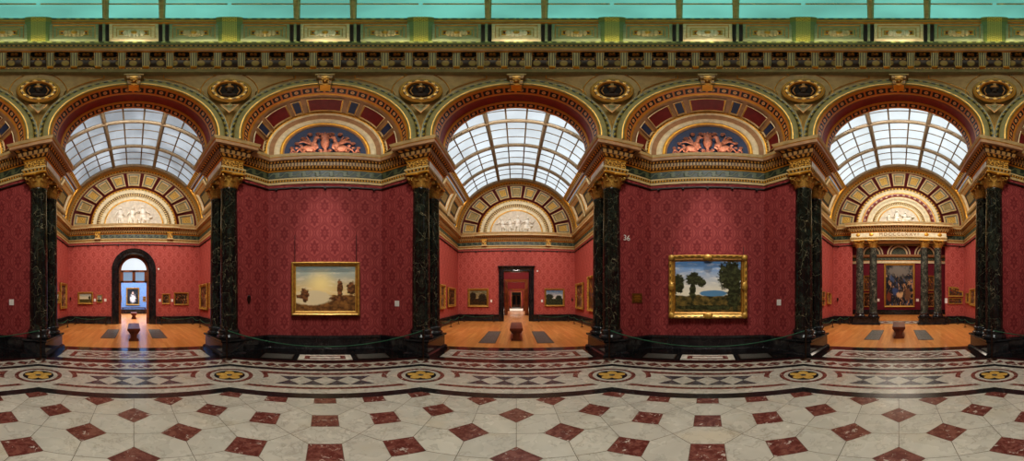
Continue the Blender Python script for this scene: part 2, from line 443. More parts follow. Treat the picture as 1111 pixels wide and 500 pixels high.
def struct(o):
    o['kind'] = 'structure'; return o
def tag(o, label, cat, group=None):
    o['label'] = label; o['category'] = cat
    if group: o['group'] = group
    return o
def thing(name, label, cat, loc=(0, 0, 0), rz=0., group=None):
    o = bpy.data.objects.new(name, None); C.objects.link(o); o.location = loc; o.rotation_euler.z = rz
    o.empty_display_size = .1
    return tag(o, label, cat, group)
def dup(src, label, loc, rz=0., group=None):
    r = src.copy(); C.objects.link(r); r.location = loc; r.rotation_euler.z = rz; r['label'] = label
    if group: r['group'] = group
    for ch in list(src.children):
        k = ch.copy(); C.objects.link(k); k.parent = r
        for g in list(ch.children):
            d = g.copy(); C.objects.link(d); d.parent = k
    return r
def subdup(src, parent, loc, rz):
    k = src.copy(); C.objects.link(k); k.parent = parent; k.location = loc; k.rotation_euler.z = rz
    return k

def plan_frames(path, closed=False):
    """into-room normal n=(dy,-dx) of a plan polyline, mitred"""
    P = [Vector((x, y, 0)) for x, y in path]; L = len(P); out = []; s = 0
    for i, p in enumerate(P):
        ds = []
        if closed or i > 0: ds.append((p - P[i - 1]).normalized())
        if closed or i < L - 1: ds.append((P[(i + 1) % L] - p).normalized())
        ns = [Vector((d.y, -d.x, 0)) for d in ds]
        m = sum(ns, Vector()); m.normalize(); m = m / max(.3, m.dot(ns[0]))
        if i > 0: s += (p - P[i - 1]).length
        out.append((p, m, Vector((0, 0, 1)), s))
    return out
def dense(path, closed=False):
    return path
def sweep(mb, path, prof, keys, closed=False):
    if closed: path = list(path) + [path[0]]
    fr = plan_frames(path)
    if closed:
        f2 = plan_frames(path[:-1], True)
        fr = [f2[i] for i in range(len(f2))] + [(f2[0][0], f2[0][1], f2[0][2], fr[-1][3])]
        for i in range(len(f2)): fr[i] = (f2[i][0], f2[i][1], f2[i][2], plan_frames(path)[i][3])
    mb.loft(fr, prof, keys)

AP = 6.1; HS = AP * tan(R(22.5)); ZC = 6.8; RO = 2.52; ZT = 9.6; RT = 5.85
FACES = list(range(0, 360, 45))
def signed(a): return a - 360 if a > 180 else a

# ------------------------------------------------------------------ floor of the octagon
def oct_pts(ap): return [(ap / cos(R(22.5)) * sin(R(22.5 + 45 * k)), ap / cos(R(22.5)) * cos(R(22.5 + 45 * k))) for k in range(8)]
def clip(poly, ap=None, halfplanes=None):
    hp = halfplanes or [(sin(R(a)), cos(R(a)), ap) for a in FACES]
    for nx, ny, d in hp:
        out = []
        for i in range(len(poly)):
            p, q = poly[i], poly[(i + 1) % len(poly)]
            fp, fq = p[0] * nx + p[1] * ny - d, q[0] * nx + q[1] * ny - d
            if fp <= 0: out.append(p)
            if (fp < 0 < fq) or (fq < 0 < fp):
                t = fp / (fp - fq); out.append((p[0] + (q[0] - p[0]) * t, p[1] + (q[1] - p[1]) * t))
        poly = out
        if len(poly) < 3: return None
    return poly
def build_floor():
    mb = MB()
    def flat(pts, z, k): mb.poly([(x, y, z) for x, y in pts], k, [(x, y) for x, y in pts])
    flat(oct_pts(8.4), -.002, 'black_floor')
    flat(oct_pts(3.75), 0, 'grout')
    p = .736; h = .163; n = 6
    def rot(pts): return [wpt(45, x, y) for x, y in pts]
    def shrink(pts, d):
        cx = sum(a for a, _ in pts) / len(pts); cy = sum(b for _, b in pts) / len(pts)
        return [(cx + (a - cx) * (1 - d / max(.02, math.hypot(a - cx, b - cy))), cy + (b - cy) * (1 - d / max(.02, math.hypot(a - cx, b - cy)))) for a, b in pts]
    for i in range(-n, n + 1):
        for j in range(-n, n + 1):
            x, y = i * p, j * p
            sqp = clip(rot([(x - h, y - h), (x + h, y - h), (x + h, y + h), (x - h, y + h)]), 3.72)
            if sqp: flat(shrink(sqp, .003), .0015, 'floor_red')
            hx = [(x + h, y - h), (x + p / 2, y - p / 2), (x + p - h, y - h), (x + p - h, y + h), (x + p / 2, y + p / 2), (x + h, y + h)]
            hy = [(x - h, y + h), (x - p / 2, y + p / 2), (x - h, y + p - h), (x + h, y + p - h), (x + p / 2, y + p / 2), (x + h, y + h)]
            for q in (hx, hy):
                q = clip(rot(q), 3.72)
                if q: flat(shrink(q, .004), .0012, 'floor_white')
    def ring(a0, a1, k, z, split=1):
        for az in FACES:
            t = tan(R(22.5))
            for q in range(split):
                f0, f1 = -1 + 2 * q / split, -1 + 2 * (q + 1) / split
                flat([wpt(az, a0 * t * f0, a0), wpt(az, a0 * t * f1, a0), wpt(az, a1 * t * f1, a1), wpt(az, a1 * t * f0, a1)], z, k)
    ring(3.72, 3.93, 'floor_black', .001); ring(3.93, 5.29, 'floor_white', .001, 3)
    ring(4.14, 4.24, 'floor_red', .002); ring(5.0, 5.13, 'floor_red', .002)
    ring(5.29, 5.46, 'floor_black', .001); ring(5.46, 5.97, 'floor_white', .001, 6); ring(5.97, 6.2, 'floor_oxblood', .001)
    for az in FACES:
        # diamonds between the red lines
        w = .455; L = 2 * w
        flat([wpt(az, -L, 4.37), wpt(az, L, 4.37), wpt(az, L, 4.87), wpt(az, -L, 4.87)], .002, 'floor_slate')
        for i in range(-2, 3):
            cx = i * w; pts = [(cx - w / 2, 4.62), (cx, 4.37), (cx + w / 2, 4.62), (cx, 4.87)]
            if i == -2: pts = [(cx, 4.37), (cx + w / 2, 4.62), (cx, 4.87)]
            if i == 2: pts = [(cx - w / 2, 4.62), (cx, 4.37), (cx, 4.87)]
            flat([wpt(az, *q) for q in pts], .003, 'floor_white')
        # outer chain of red bow-ties and white lozenges
        N = 14; half = 5.5 * tan(R(22.5)); st = 2 * half / N
        for i in range(N):
            cx = -half + st * (i + .5)
            for sx in (-1, 1):
                flat([wpt(az, cx + sx * st * .5, 5.54), wpt(az, cx + sx * st * .5, 5.89), wpt(az, cx + sx * .02, 5.715 + .02), wpt(az, cx + sx * .02, 5.715 - .02)], .0022, 'floor_red')
            flat([wpt(az, cx - st * .3, 5.54), wpt(az, cx + st * .3, 5.54), wpt(az, cx, 5.66)], .0026, 'floor_red') if i % 2 else None
    # roundels
    rc = 4.99
    for k in range(8):
        az = 22.5 + 45 * k; cx, cy = wpt(az, 0, rc)
        lim = [(sin(R(a)), cos(R(a)), 5.13) for a in (az - 22.5, az + 22.5)] + [(-sin(R(az - 22.5)), -cos(R(az - 22.5)), -4.14), (-sin(R(az + 22.5)), -cos(R(az + 22.5)), -4.14)]
        limw = [(a, b, d + (.15 if d > 0 else .18)) for a, b, d in lim]
        def disc(r, z, key, lm=None, n=40):
            pts = [(cx + r * cos(2 * PI * i / n), cy + r * sin(2 * PI * i / n)) for i in range(n)]
            if lm: pts = clip(pts, halfplanes=lm)
            if pts: flat(pts, z, key)
        disc(.80, .0024, 'floor_red', lim); disc(.70, .0028, 'floor_white', limw)
        disc(.485, .0032, 'floor_red'); disc(.40, .0036, 'floor_white'); disc(.315, .004, 'floor_black')
        for i in range(5):
            a = R(72 * i - az + 90); px, py = cx + .165 * cos(a), cy + .165 * sin(a)
            pts = []
            for t in range(16):
                b = 2 * PI * t / 16; lx, ly = .125 * cos(b), .105 * sin(b)
                pts.append((px + lx * cos(a) - ly * sin(a), py + lx * sin(a) + ly * cos(a)))
            flat(pts, .0044 + .0001 * i, 'floor_yellow')
        disc(.06, .0052, 'floor_slate')
    # marble mats in the thresholds and niches
    def mat(az, x, y0, y1, red0, red1, n):
        q = lambda a, b, cc, d: [wpt(az, a, cc), wpt(az, b, cc), wpt(az, b, d), wpt(az, a, d)]
        flat(q(-x, x, y0, y1), .002, 'floor_white')
        flat(q(-x + red0 * 1.4, x - red0 * 1.4, y0 + red0, y1 - red0), .0025, 'floor_red')
        flat(q(-x + red1 * 1.4, x - red1 * 1.4, y0 + red1, y1 - red1), .003, 'floor_white')
        if n:
            xx = x - red1 * 1.4 - .06; st = 2 * xx / n; ym = (y0 + y1) / 2; hh = (y1 - y0) / 2 - red1 - .05
            for i in range(n):
                cx = -xx + st * (i + .5)
                flat([wpt(az, cx - st * .42, ym), wpt(az, cx, ym - hh), wpt(az, cx + st * .42, ym), wpt(az, cx, ym + hh)], .0035, 'floor_red')
            for i in range(n - 1):
                cx = -xx + st * (i + 1)
                for sg in (-1, 1):
                    flat([wpt(az, cx - st * .28, ym + sg * hh), wpt(az, cx, ym + sg * hh * .3), wpt(az, cx + st * .28, ym + sg * hh)], .0033, 'floor_red')
    for az in FACES:
        if az % 90 == 0: mat(az, 2.07, 6.34, 7.42, .2, .3, 6)
        else: mat(az, .72, 6.28, 6.92, .12, .22, 0)
    struct(mb.build('floor'))
build_floor()

# ------------------------------------------------------------------ shared profiles
CORN_KEYS = ['cream', 'cream', 'dots_gold', 'cream', 'cream', '@F', 'gold', 'egg_gold', 'pink', 'dentil', 'egg_gold', 'pink', 'pink', 'gold', 'cream', 'cream']
CORN = [(0, 5.43), (.05, 5.43), (.05, 5.52), (.08, 5.6), (.08, 5.66), (.02, 5.68), (.02, 5.95), (.06, 6.0), (.14, 6.10), (.16, 6.12), (.18, 6.24), (.26, 6.33), (.34, 6.34), (.34, 6.46), (.36, 6.48), (.40, 6.58), (-.02, 6.6)]
def corn(frieze, pale=False):
    return [frieze if k == '@F' else ('cream' if pale and k == 'pink' else ('egg_cream' if pale and k == 'egg_gold' else k)) for k in CORN_KEYS]
DADO = [(.0, .0), (.14, .0), (.14, .1), (.10, .13), (.10, .41), (.13, .43), (.13, .5), (0, .505)]
DADO_K = ['black_marble'] * 7

# ------------------------------------------------------------------ niches (closed sides)
NP = [(-2.5, 6.48), (-1.76, 7.42), (1.76, 7.42), (2.5, 6.48)]
SIDE = {0: 'far', 45: 'far_right', 90: 'right', 135: 'rear_right', 180: 'rear', 225: 'rear_left', 270: 'left', 315: 'far_left'}
for az in (45, 135, 225, 315):
    nm = SIDE[az]
    mb = MB(az); fr = plan_frames(NP)
    for i in range(3):
        (x0, y0), (x1, y1) = NP[i], NP[i + 1]; u0, u1 = fr[i][3], fr[i + 1][3]
        mb.face([mb.addv(p) for p in ((x0, y0, 0), (x1, y1, 0), (x1, y1, 5.5), (x0, y0, 5.5))], 'damask_shaded', [(u0, 0), (u1, 0), (u1, 5.5), (u0, 5.5)])
    struct(mb.build('wall_' + nm))
    mb = MB(az); sweep(mb, NP, DADO, DADO_K); struct(mb.build('baseboard_' + nm))
    mb = MB(az); sweep(mb, NP, [(a * .55, b) for a, b in CORN], corn('frieze_green'))
    mb.poly([(-1.76, 7.42, 6.59), (1.76, 7.42, 6.59), (1.76, 7.7, 6.59), (-1.76, 7.7, 6.59)], 'cream')
    for q in (-1, 1): mb.poly([(q * 2.5, 6.48, 6.59), (q * 1.76, 7.42, 6.59), (q * 1.76, 7.7, 6.59), (q * 2.7, 7.3, 6.59)], 'cream')
    ent = struct(mb.build('trim_1'))
    mb = MB(az); sweep(mb, NP, [(.0, 5.26), (.05, 5.26), (.05, 5.30), (0, 5.30)], ['wire'] * 3)
    for k in (-1.5, -.75, 0, .75, 1.5): mb.box(k - .03, k + .03, 7.33, 7.42, 5.2, 5.26, 'wire')
    mb.build('picture_rail', ent)

# ------------------------------------------------------------------ arches, soffits, spandrels
def arc_frames(z0, r_nom, n=36, zc=ZC):
    out = [(Vector((0, 0, z0)), Vector((1, 0, 0)), Vector((0, 1, 0)), 0)]
    d = zc - z0
    for i in range(n + 1):
        a = PI * i / n
        out.append((Vector((0, 0, zc)), Vector((cos(a), 0, sin(a))), Vector((0, 1, 0)), d + r_nom * a))
    out.append((Vector((0, 0, z0)), Vector((-1, 0, 0)), Vector((0, 1, 0)), 2 * d + r_nom * PI))
    return out
AV = [(2.56, 6.16), (2.53, 6.03), (2.49, 6.0), (2.47, 6.03), (2.37, 6.03), (2.35, 6.0), (2.33, 5.99), (2.21, 6.02), (2.19, 6.02), (2.16, 6.06), (2.14, 6.12), (2.12, 6.5)]
AVK = ['olive', 'gold', 'olive', 'leaf_green', 'gold', 'olive', 'olive', 'gold', 'olive', 'gold', 'rosette_band']
def spandrel(az):
    mb = MB(az); nx = 48; nt = 8; rows = []
    def zb(x): return ZC + math.sqrt(max(0, RO * RO - x * x))
    def S(x, z):
        b = zb(x); t = min(1.02, max(0, (z - b) / (ZT - b))) if abs(x) < RO else min(1.02, max(0, (z - ZC) / (ZT - ZC)))
        k = 1 + (RT * cos(atan(x / AP)) / AP - 1) * t
        return Vector((x * k, AP * k, z))
    for i in range(nx + 1):
        x = -HS + 2 * HS * i / nx; b = zb(x) if abs(x) < RO else ZC
        rows.append([S(x, b + (ZT - b) * j / nt) for j in range(nt + 1)])
    mb.grid(rows, 'tan', None, True)
    o = struct(mb.build('wall_' + SIDE[az]))
    def off(p, d): 
        q = Vector((p.x, p.y, 0)).normalized(); return p - q * d
    mb = MB(az)
    for sg in (-1, 1):
        pts = []
        for i in range(12): pts.append((.75 + (2.0 - .75) * i / 11, 9.47))
        for i in range(9):
            a = R(118 + (212 - 118) * i / 8); pts.append((2.527 + .82 * cos(a), 8.74 + .74 * sin(a)))
        xe = pts[-1][0]
        for i in range(14):
            x = xe - .05 + (.75 - xe + .05) * i / 13
            pts.append((x, ZC + math.sqrt(2.64 ** 2 - x * x)))
        q = [off(S(sg * x, z), .012) for x, z in pts]
        mb.tube(q, .014, 'gold', 5, True)
        # olive margin inside the line
        q2 = [off(S(sg * (x + (1.55 - x) * .06), z + (9.2 - z) * .06), .01) for x, z in pts]
        mb.tube(q2, .012, 'drum_green', 4, True)
    mb.build('panel_moulding', o)
for az in FACES:
    spandrel(az)
    mb = MB(az); niche = az % 90 != 0
    fr = arc_frames(6.58, 2.14)
    if not niche:
        pf = AV + [(2.13, 6.53), (2.15, 6.56), (2.15, 6.93), (2.12, 6.96), (2.12, 7.3), (2.13, 7.33), (2.6, 7.34)]
        ks = AVK + ['gold', 'red_soffit', 'red_soffit', 'gold', 'rosette_band', 'gold', 'cream']
        mb.loft(fr, pf, ks, True)
    else:
        pf = AV + [(2.1, 6.54), (2.09, 6.6), (1.9, 7.28), (1.88, 7.3), (1.82, 7.25), (1.76, 7.25), (1.72, 7.32), (1.62, 7.34), (1.58, 7.40), (1.40, 7.44), (1.36, 7.42), (1.30, 7.44), (1.27, 7.52)]
        ks = AVK + ['gold', 'pink', 'pink', 'gold', 'egg_cream', 'gold', 'pale', 'pink', 'pink', 'pale', 'gold', 'gold', 'pink']
        mb.loft(fr, pf, ks, True)
    a = struct(mb.build('trim_2'))
    # keystone bracket
    kb = MB(az)
    KZ = -.24
    prof = [(5.9, 8.98), (5.86, 9.04), (5.9, 9.1), (5.86, 9.2), (5.78, 9.3), (5.76, 9.4), (5.8, 9.44)]
    prof = [(y, z + KZ) for y, z in prof]
    for i in range(len(prof) - 1):
        (y0, z0), (y1, z1) = prof[i], prof[i + 1]; w0 = .13 + .06 * i / 6; w1 = .13 + .06 * (i + 1) / 6
        kb.poly([(-w0, y0, z0), (w0, y0, z0), (w1, y1, z1), (-w1, y1, z1)], 'leaf_gold', [(0, 0), (.2, 0), (.2, 1), (0, 1)])
        for sg in (-1, 1): kb.poly([(sg * w0, y0, z0), (sg * w0, 6.2, z0), (sg * w1, 6.2, z1), (sg * w1, y1, z1)], 'olive')
    kb.box(-.23, .23, 5.74, 6.1, 9.42 + KZ, 9.5 + KZ, 'tan'); kb.poly([(-.13, 5.9, 8.98 + KZ), (.13, 5.9, 8.98 + KZ), (.13, 6.2, 8.98 + KZ), (-.13, 6.2, 8.98 + KZ)], 'gold')
    kb.tube([(-.16, 5.83, 9.32 + KZ), (.16, 5.83, 9.32 + KZ)], .045, 'gold', 8); kb.ball((0, 5.82, 9.14 + KZ), (.07, .06, .1), 'giltdark')
    kb.build('keystone', a)
    if niche:
        # coffered conical reveal
        pb = MB(az)
        def cone(u, v, d):      # u angle deg, v 0..1 along the reveal, d recess
            r = 2.09 + (1.9 - 2.09) * v; y = 6.6 + (7.28 - 6.6) * v
            return (cos(R(u)) * (r + d - .05), y, ZC + sin(R(u)) * (r + d - .05))
        layout = [(-1, 16, 'panel_red'), (20, 30, 'navy'), (34, 58, 'panel_red'), (61.5, 70.5, 'navy'), (75, 105, 'panel_red'), (109.5, 118.5, 'navy'), (122, 146, 'panel_red'), (150, 160, 'navy'), (164, 181, 'panel_red')]
        for u0, u1, k in layout:
            pb.panel(cone, u0, u1, .08, .94, [(0, 0, 0, 'pale'), (.4, .02, -.02, 'gold'), (.7, .035, -.02, 'cream'), (1.1, .06, .02, 'gold'), (1.5, .08, .02, k)], 5, 1)
        pb.build('coffering', a)
        wb = MB(az)
        pts = [(1.3 * cos(PI * i / 24), 7.53, ZC + 1.3 * sin(PI * i / 24)) for i in range(25)]
        wb.poly([(1.3, 7.53, 6.5)] + pts + [(-1.3, 7.53, 6.5)], 'navy'); wb.build('tympanum', a)

# ------------------------------------------------------------------ relief sculptures
def griffin_relief(az, label):
    root = thing('lunette_relief', label, 'sculpture', wpt(az, 0, 7.45) + (6.62,), -R(az), None)
    mb = MB()
    mb.lathe([(.0, 0), (.17, 0), (.14, .08), (.06, .14), (.05, .3), (.12, .42), (.15, .6), (.1, .72), (.16, .78), (.14, .84), (0, .86)], 14, 'copper', (0, 0, 0))
    for i in range(5):
        a = R(30 + 30 * i); mb.tube([(0, -.02, .82), (.12 * cos(a), -.06, .82 + .14 * sin(a)), (.2 * cos(a), -.05, .82 + .2 * sin(a))], .035, 'copper', 6)
    mb.build('urn', root)
    for sg in (-1, 1):
        b = MB()
        b.ball((sg * .48, -.02, .28), (.22, .1, .15), 'copper', (R(-sg * 25), 'Y'))
        b.ball((sg * .33, -.04, .42), (.12, .09, .17), 'copper', (R(sg * 15), 'Y'))
        b.tube([(sg * .33, -.05, .5), (sg * .30, -.06, .66), (sg * .27, -.08, .74)], .06, 'copper', 8)
        b.ball((sg * .25, -.09, .76), (.09, .06, .06), 'copper')
        b.tube([(sg * .2, -.1, .76), (sg * .13, -.1, .71)], .03, 'copper', 6, r1=.015)
        for j in range(4):
            b.tube([(sg * .40, 0, .45), (sg * (.5 + .05 * j), -.04, .7 - .03 * j), (sg * (.56 + .11 * j), -.02, .86 - .1 * j)], .04, 'copper', 6, r1=.02)
        b.tube([(sg * .36, -.06, .32), (sg * .3, -.1, .2), (sg * .22, -.1, .3)], .04, 'copper', 6)
        b.tube([(sg * .38, -.05, .3), (sg * .34, -.06, .1), (sg * .26, -.08, .04)], .045, 'copper', 6)
        b.tube([(sg * .6, -.04, .26), (sg * .66, -.05, .1), (sg * .56, -.08, .03)], .055, 'copper', 6)
        b.build('griffin', root)
        s = MB()
        t = [(sg * (.68 + .10 * cos(q) * (1 - q / 14)), -.02, .24 + .14 * sin(q) * (1 - q / 14)) for q in [x * .5 for x in range(0, 20)]]
        s.tube(t, .03, 'copper', 6)
        s.build('scroll', root); s = MB()
        t = [(sg * (.98 + .11 * cos(PI + q) * (1 - q / 12)), -.02, .16 + .11 * sin(PI + q) * (1 - q / 12)) for q in [x * .5 for x in range(0, 18)]]
        s.tube(t, .03, 'copper', 6)
        s.tube([(sg * .56, -.02, .28), (sg * .68, -.02, .38), (sg * .8, -.02, .28), (sg * .9, -.02, .1), (sg * 1.1, -.02, .05)], .028, 'copper', 6)
        for cx, cz, rr in ((.2, .98, .09), (.46, .98, .08), (.66, .78, .08), (.86, .56, .07), (.14, .2, .07), (1.02, .36, .06)):
            s2 = MB(); s2.tube([(sg * (cx + rr * cos(q) * (1 - q / 13)), .0, cz + rr * sin(q) * (1 - q / 13)) for q in [x * .6 for x in range(0, 18)]], .022, 'copper', 5); s2.build('scroll', root)
        for j in range(3): s.ball((sg * (.74 + .13 * j), -.03, .44 - .1 * j), (.06, .03, .05), 'copper')
        s.build('scrollwork', root)
    return root
griffin_relief(315, 'copper-toned relief of winged beasts and urn on blue, in the arch above the harbour painting')
griffin_relief(45, 'copper-toned relief of winged beasts and urn on blue, in the arch above the tree-filled landscape')

# ------------------------------------------------------------------ medallions on the pendentives
def medallion():
    root = thing('portrait_medallion', '', 'medallion')
    rg = MB()
    n = 40
    fr = [(Vector((0, 0, 0)), Vector((cos(2 * PI * i / n), 0, sin(2 * PI * i / n))), Vector((0, 1, 0)), .4 * 2 * PI * i / n) for i in range(n + 1)]
    rg.loft(fr, [(.56, .06), (.55, -.0), (.52, -.02), (.5, -.02), (.47, -.05), (.38, -.06), (.35, -.03), (.33, .0), (.32, .02)],
            ['olive', 'gold', 'olive', 'gold', 'leaf_gold', 'gold', 'giltdark', 'gold'], True)
    rg.build('frame', root)
    d = MB(); d.poly([(.335 * cos(2 * PI * i / n), .015, .335 * sin(2 * PI * i / n)) for i in range(n)], 'medal_dark'); d.build('disc', root)
    b = MB()
    b.ball((0, .0, .07), (.1, .05, .13), 'bust_dark'); b.ball((.0, .0, .14), (.12, .045, .09), 'giltdark'); b.ball((.085, -.01, .05), (.03, .03, .04), 'bust_dark')
    b.tube([(0, 0, -.02), (0, 0, -.12)], .06, 'bust_dark', 8, r1=.08)
    b.ball((0, .01, -.2), (.2, .05, .1), 'bust_dark')
    for sg in (-1, 1): b.tube([(sg * .2, 0, -.2), (sg * .26, 0, -.02), (sg * .2, 0, .16)], .02, 'giltdark', 5)
    b.build('bust', root)
    return root
ML = {-112.5: 'dark bust medallion in gilt ring, left of the left-hand skylit arch',
      -67.5: 'dark bust medallion in gilt ring between left-hand skylit arch and harbour painting arch',
      -22.5: 'dark bust medallion in gilt ring between the harbour painting arch and the middle skylit arch',
      22.5: 'dark bust medallion in gilt ring between the middle skylit arch and the tree landscape arch',
      67.5: 'dark bust medallion in gilt ring between the tree landscape arch and the right-hand skylit arch',
      112.5: 'dark bust medallion in gilt ring, right of the right-hand skylit arch'}
mo = None
tilt = R(15.5)
for a, lab in ML.items():
    x, y = wpt(a, 0, 6.10)
    if mo is None: mo = medallion(); o = mo
    else: o = dup(mo, lab, (0, 0, 0))
    o['label'] = lab; o['group'] = 'bust medallions between the arches'; o.location = (x, y, 8.68)
    o.rotation_euler = (Matrix.Rotation(-R(a), 3, 'Z') @ Matrix.Rotation(tilt, 3, 'X')).to_euler()
# little gilded triangles below the medallions
for az in [22.5 + 45 * k for k in range(8)]:
    mb = MB(az); D = lambda z: 6.6 - .75 * (z - 6.9) / 2.7
    T = [(-.24, 8.0), (.24, 8.0), (0, 7.66)]
    for sc_, k, dd in ((1, 'giltdark', .03), (.84, 'olive', .04), (.5, 'giltdark', .05), (.38, 'drum_green', .06)):
        mb.poly([(x * sc_, D(z) - dd - .06, 7.9 + (z - 7.9) * sc_) for x, z in T], k)
    struct(mb.build('trim_3'))

# ------------------------------------------------------------------ cornice, drum, dome
mb = MB()
prof = [(RT + .25, 9.42), (RT - .06, 9.44), (RT - .08, 9.5), (RT, 9.52), (RT, 9.58), (RT - .06, 9.6), (RT - .06, 9.64), (RT - .02, 9.66), (RT - .02, 9.74), (RT - .05, 9.75), (RT - .05, 9.78), (RT - .02, 9.8), (RT - .02, 10.34), (RT - .08, 10.38), (RT - .1, 10.48), (RT - .34, 10.5), (RT - .38, 10.5), (RT - .38, 10.66), (RT - .40, 10.7), (RT - .42, 10.82), (RT - .46, 10.9), (RT - .5, 11.02), (RT - .44, 11.06), (RT - .3, 11.1)]
ks = ['olive', 'olive', 'olive', 'dots_small', 'olive', 'olive', 'gold', 'dots_gold', 'olive', 'pink', 'pink', 'cornice_frieze', 'egg_gold', 'olive', 'soffit_coffer', 'gold', 'pink', 'gold', 'olive', 'dots_small', 'olive', 'tan', 'olive']
mb.lathe(prof, 128, ks)
corn_o = struct(mb.build('trim_4'))
# modillions and soffit rosettes: eight per side, the ones in view
md = MB()
md.box(-.1, .1, -.0, .3, .0, .07, 'gold'); 
pp = [(.31, -.64), (.24, -.62), (.16, -.46), (.10, -.34), (.04, -.12), (-.02, .0)]
for i in range(len(pp) - 1):
    (y0, z0), (y1, z1) = pp[i], pp[i + 1]
    md.poly([(-.085, y0, z0), (.085, y0, z0), (.085, y1, z1), (-.085, y1, z1)], 'reed', [(-.0825, 0), (.0825, 0), (.0825, 1), (-.0825, 1)])
    for sg in (-1, 1): md.poly([(sg * .085, y0, z0), (sg * .085, .32, z0), (sg * .085, .32, z1), (sg * .085, y1, z1)], 'olive')
md.box(-.07, .07, .22, .33, -.72, -.64, 'gold')
m0 = None
ro = MB(); ro.box(-.14, .14, -.12, .12, -.012, .012, 'black'); ro.ball((0, 0, -.02), (.07, .06, .03), 'giltdark')
for i in range(4):
    a = PI / 4 + i * PI / 2; ro.ball((.06 * cos(a), .05 * sin(a), -.018), (.045, .04, .02), 'gold')
r0 = None
for i in range(64):
    az = -180 + 360 * (i + .5) / 64
    if abs(az) > 123: continue
    loc = wpt(az, 0, RT - .33) + (10.43,)
    if m0 is None: m0 = md.build('modillion', corn_o, loc, -R(az))
    else: subdup(m0, corn_o, loc, -R(az))
    az2 = az + 360 / 128; loc = wpt(az2, 0, RT - .22) + (10.487,)
    if r0 is None: r0 = ro.build('soffit_rosette', corn_o, loc, -R(az2))
    else: subdup(r0, corn_o, loc, -R(az2))

mb = MB()
RD = 5.62
prof = [(RT - .32, 11.08), (5.5, 11.12), (5.46, 11.16), (5.46, 11.34), (5.52, 11.38), (RD, 11.42), (RD, 13.42), (5.58, 13.46), (5.5, 13.5), (5.46, 13.56), (5.46, 13.7), (5.42, 13.74), (5.42, 13.92), (5.6, 13.96)]
ks = ['olive', 'olive', 'leaf_olive', 'olive', 'olive', 'drum_red', 'olive', 'gold', 'olive', 'gold', 'olive', 'leaf_olive', 'olive']
mb.lathe(prof, 128, ks); drum = struct(mb.build('wall_drum'))
def drumf(u, v, d): return (sin(R(u)) * (RD - .08 + d), cos(R(u)) * (RD - .08 + d), v)
for az in FACES:
    for k, ctr in enumerate((-14.1, 0, 14.1)):
        pb = MB(az); g = 'giltbright' if k == 1 else 'drum_green'
        pb.panel(drumf, ctr - 5.85, ctr + 5.85, 11.45, 13.38, [(0, 0, 0, g), (.15, .1, -.06, g), (.8, .26, -.06, 'gold'), (1.0, .3, -.02, g), (1.7, .5, .0, 'gold'), (1.9, .56, .02, g), (2.3, .7, .02, 'gold'), (2.7, .8, .0, 'gold'), (2.9, .86, .06, 'navy')], 6, 1)
        # cartouche
        for j in range(-2, 3):
            a = R(ctr + j * .95); pb.ball((sin(a) * 5.56, cos(a) * 5.56, 12.35), (.075, .05, .42 - .07 * abs(j)), 'pale' if k == 1 else 'cream')
        a = R(ctr); pb.ball((sin(a) * 5.53, cos(a) * 5.53, 12.4), (.08, .06, .2), 'gold')
        pb.build('drum_panel', drum)
    sb = MB(az)
    for ctr in (-7.05, 7.05):
        sb.panel(drumf, ctr - .35, ctr + .35, 11.45, 13.38, [(0, 0, 0, 'drum_green'), (.05, .05, -.05, 'drum_green')], 1, 1)
    sb.build('panel_strip', drum)
    # corner pilaster continuing up as rib
    rb = MB(az + 22.5)
    path = [(5.5, 11.38), (5.44, 13.5), (5.3, 13.75), (5.34, 13.9)] 
    for s_ in range(0, 9): path.append((5.4 - 2 * s_ * .27, 13.95 + 1.7 * s_ * .27))
    s = 0
    for i in range(len(path) - 1):
        (y0, z0), (y1, z1) = path[i], path[i + 1]; w0 = .30 * min(1, y0 / 5.4 + .0); w1 = .30 * min(1, y1 / 5.4)
        L = math.hypot(y1 - y0, z1 - z0)
        rb.poly([(-w0 * .55, y0, z0), (w0 * .55, y0, z0), (w1 * .55, y1, z1), (-w1 * .55, y1, z1)], 'lattice_green', [(s, 0), (s, 1), (s + L, 1), (s + L, 0)])
        for sg in (-1, 1):
            rb.poly([(sg * w0 * .55, y0, z0), (sg * w0, y0 + .03, z0), (sg * w1, y1 + .03, z1), (sg * w1 * .55, y1, z1)], 'dome_rib')
            rb.poly([(sg * w0, y0 + .03, z0), (sg * w0, y0 + .25, z0), (sg * w1, y1 + .25, z1), (sg * w1, y1 + .03, z1)], 'dome_rib')
        s += L
    struct(rb.build('trim_5'))
def domep(az, s): 
    r = 5.52 - 2 * s; return (sin(R(az)) * r, cos(R(az)) * r, 13.82 + 1.7 * s)
wn = 0
for az in FACES:
    wn += 1
    gl = MB(az); br = MB(az)
    rows_s = [0, .36, .72, 1.08, 1.44, 1.8, 2.16]
    for c0, c1 in ((-22.5, -6.6), (-6.6, 6.6), (6.6, 22.5)):
        for i in range(6):
            for h in range(2):
                a0 = c0 + (c1 - c0) * h / 2; a1 = c0 + (c1 - c0) * (h + 1) / 2
                if h == 0: ids = [gl.addv(domep(a0, rows_s[i])), gl.addv(domep(a0, rows_s[i + 1]))]
                n2 = [gl.addv(domep(a1, rows_s[i])), gl.addv(domep(a1, rows_s[i + 1]))]
                gl.face((ids[0], n2[0], n2[1], ids[1]), 'dome_glass'); ids = n2
    for a in (-6.6, 6.6):
        br.tube([Vector(domep(a, s)) - Vector((0, .04, .0)) for s in (0, 1, 2.16)], .07, 'domebar', 4)
    for s in rows_s[1:-1]:
        br.tube([domep(-22 + 44 * i / 10, s) for i in range(11)], .05, 'domebar', 4)
    w = struct(gl.build('window_%d' % wn)); br.build('glazing_bars', w)
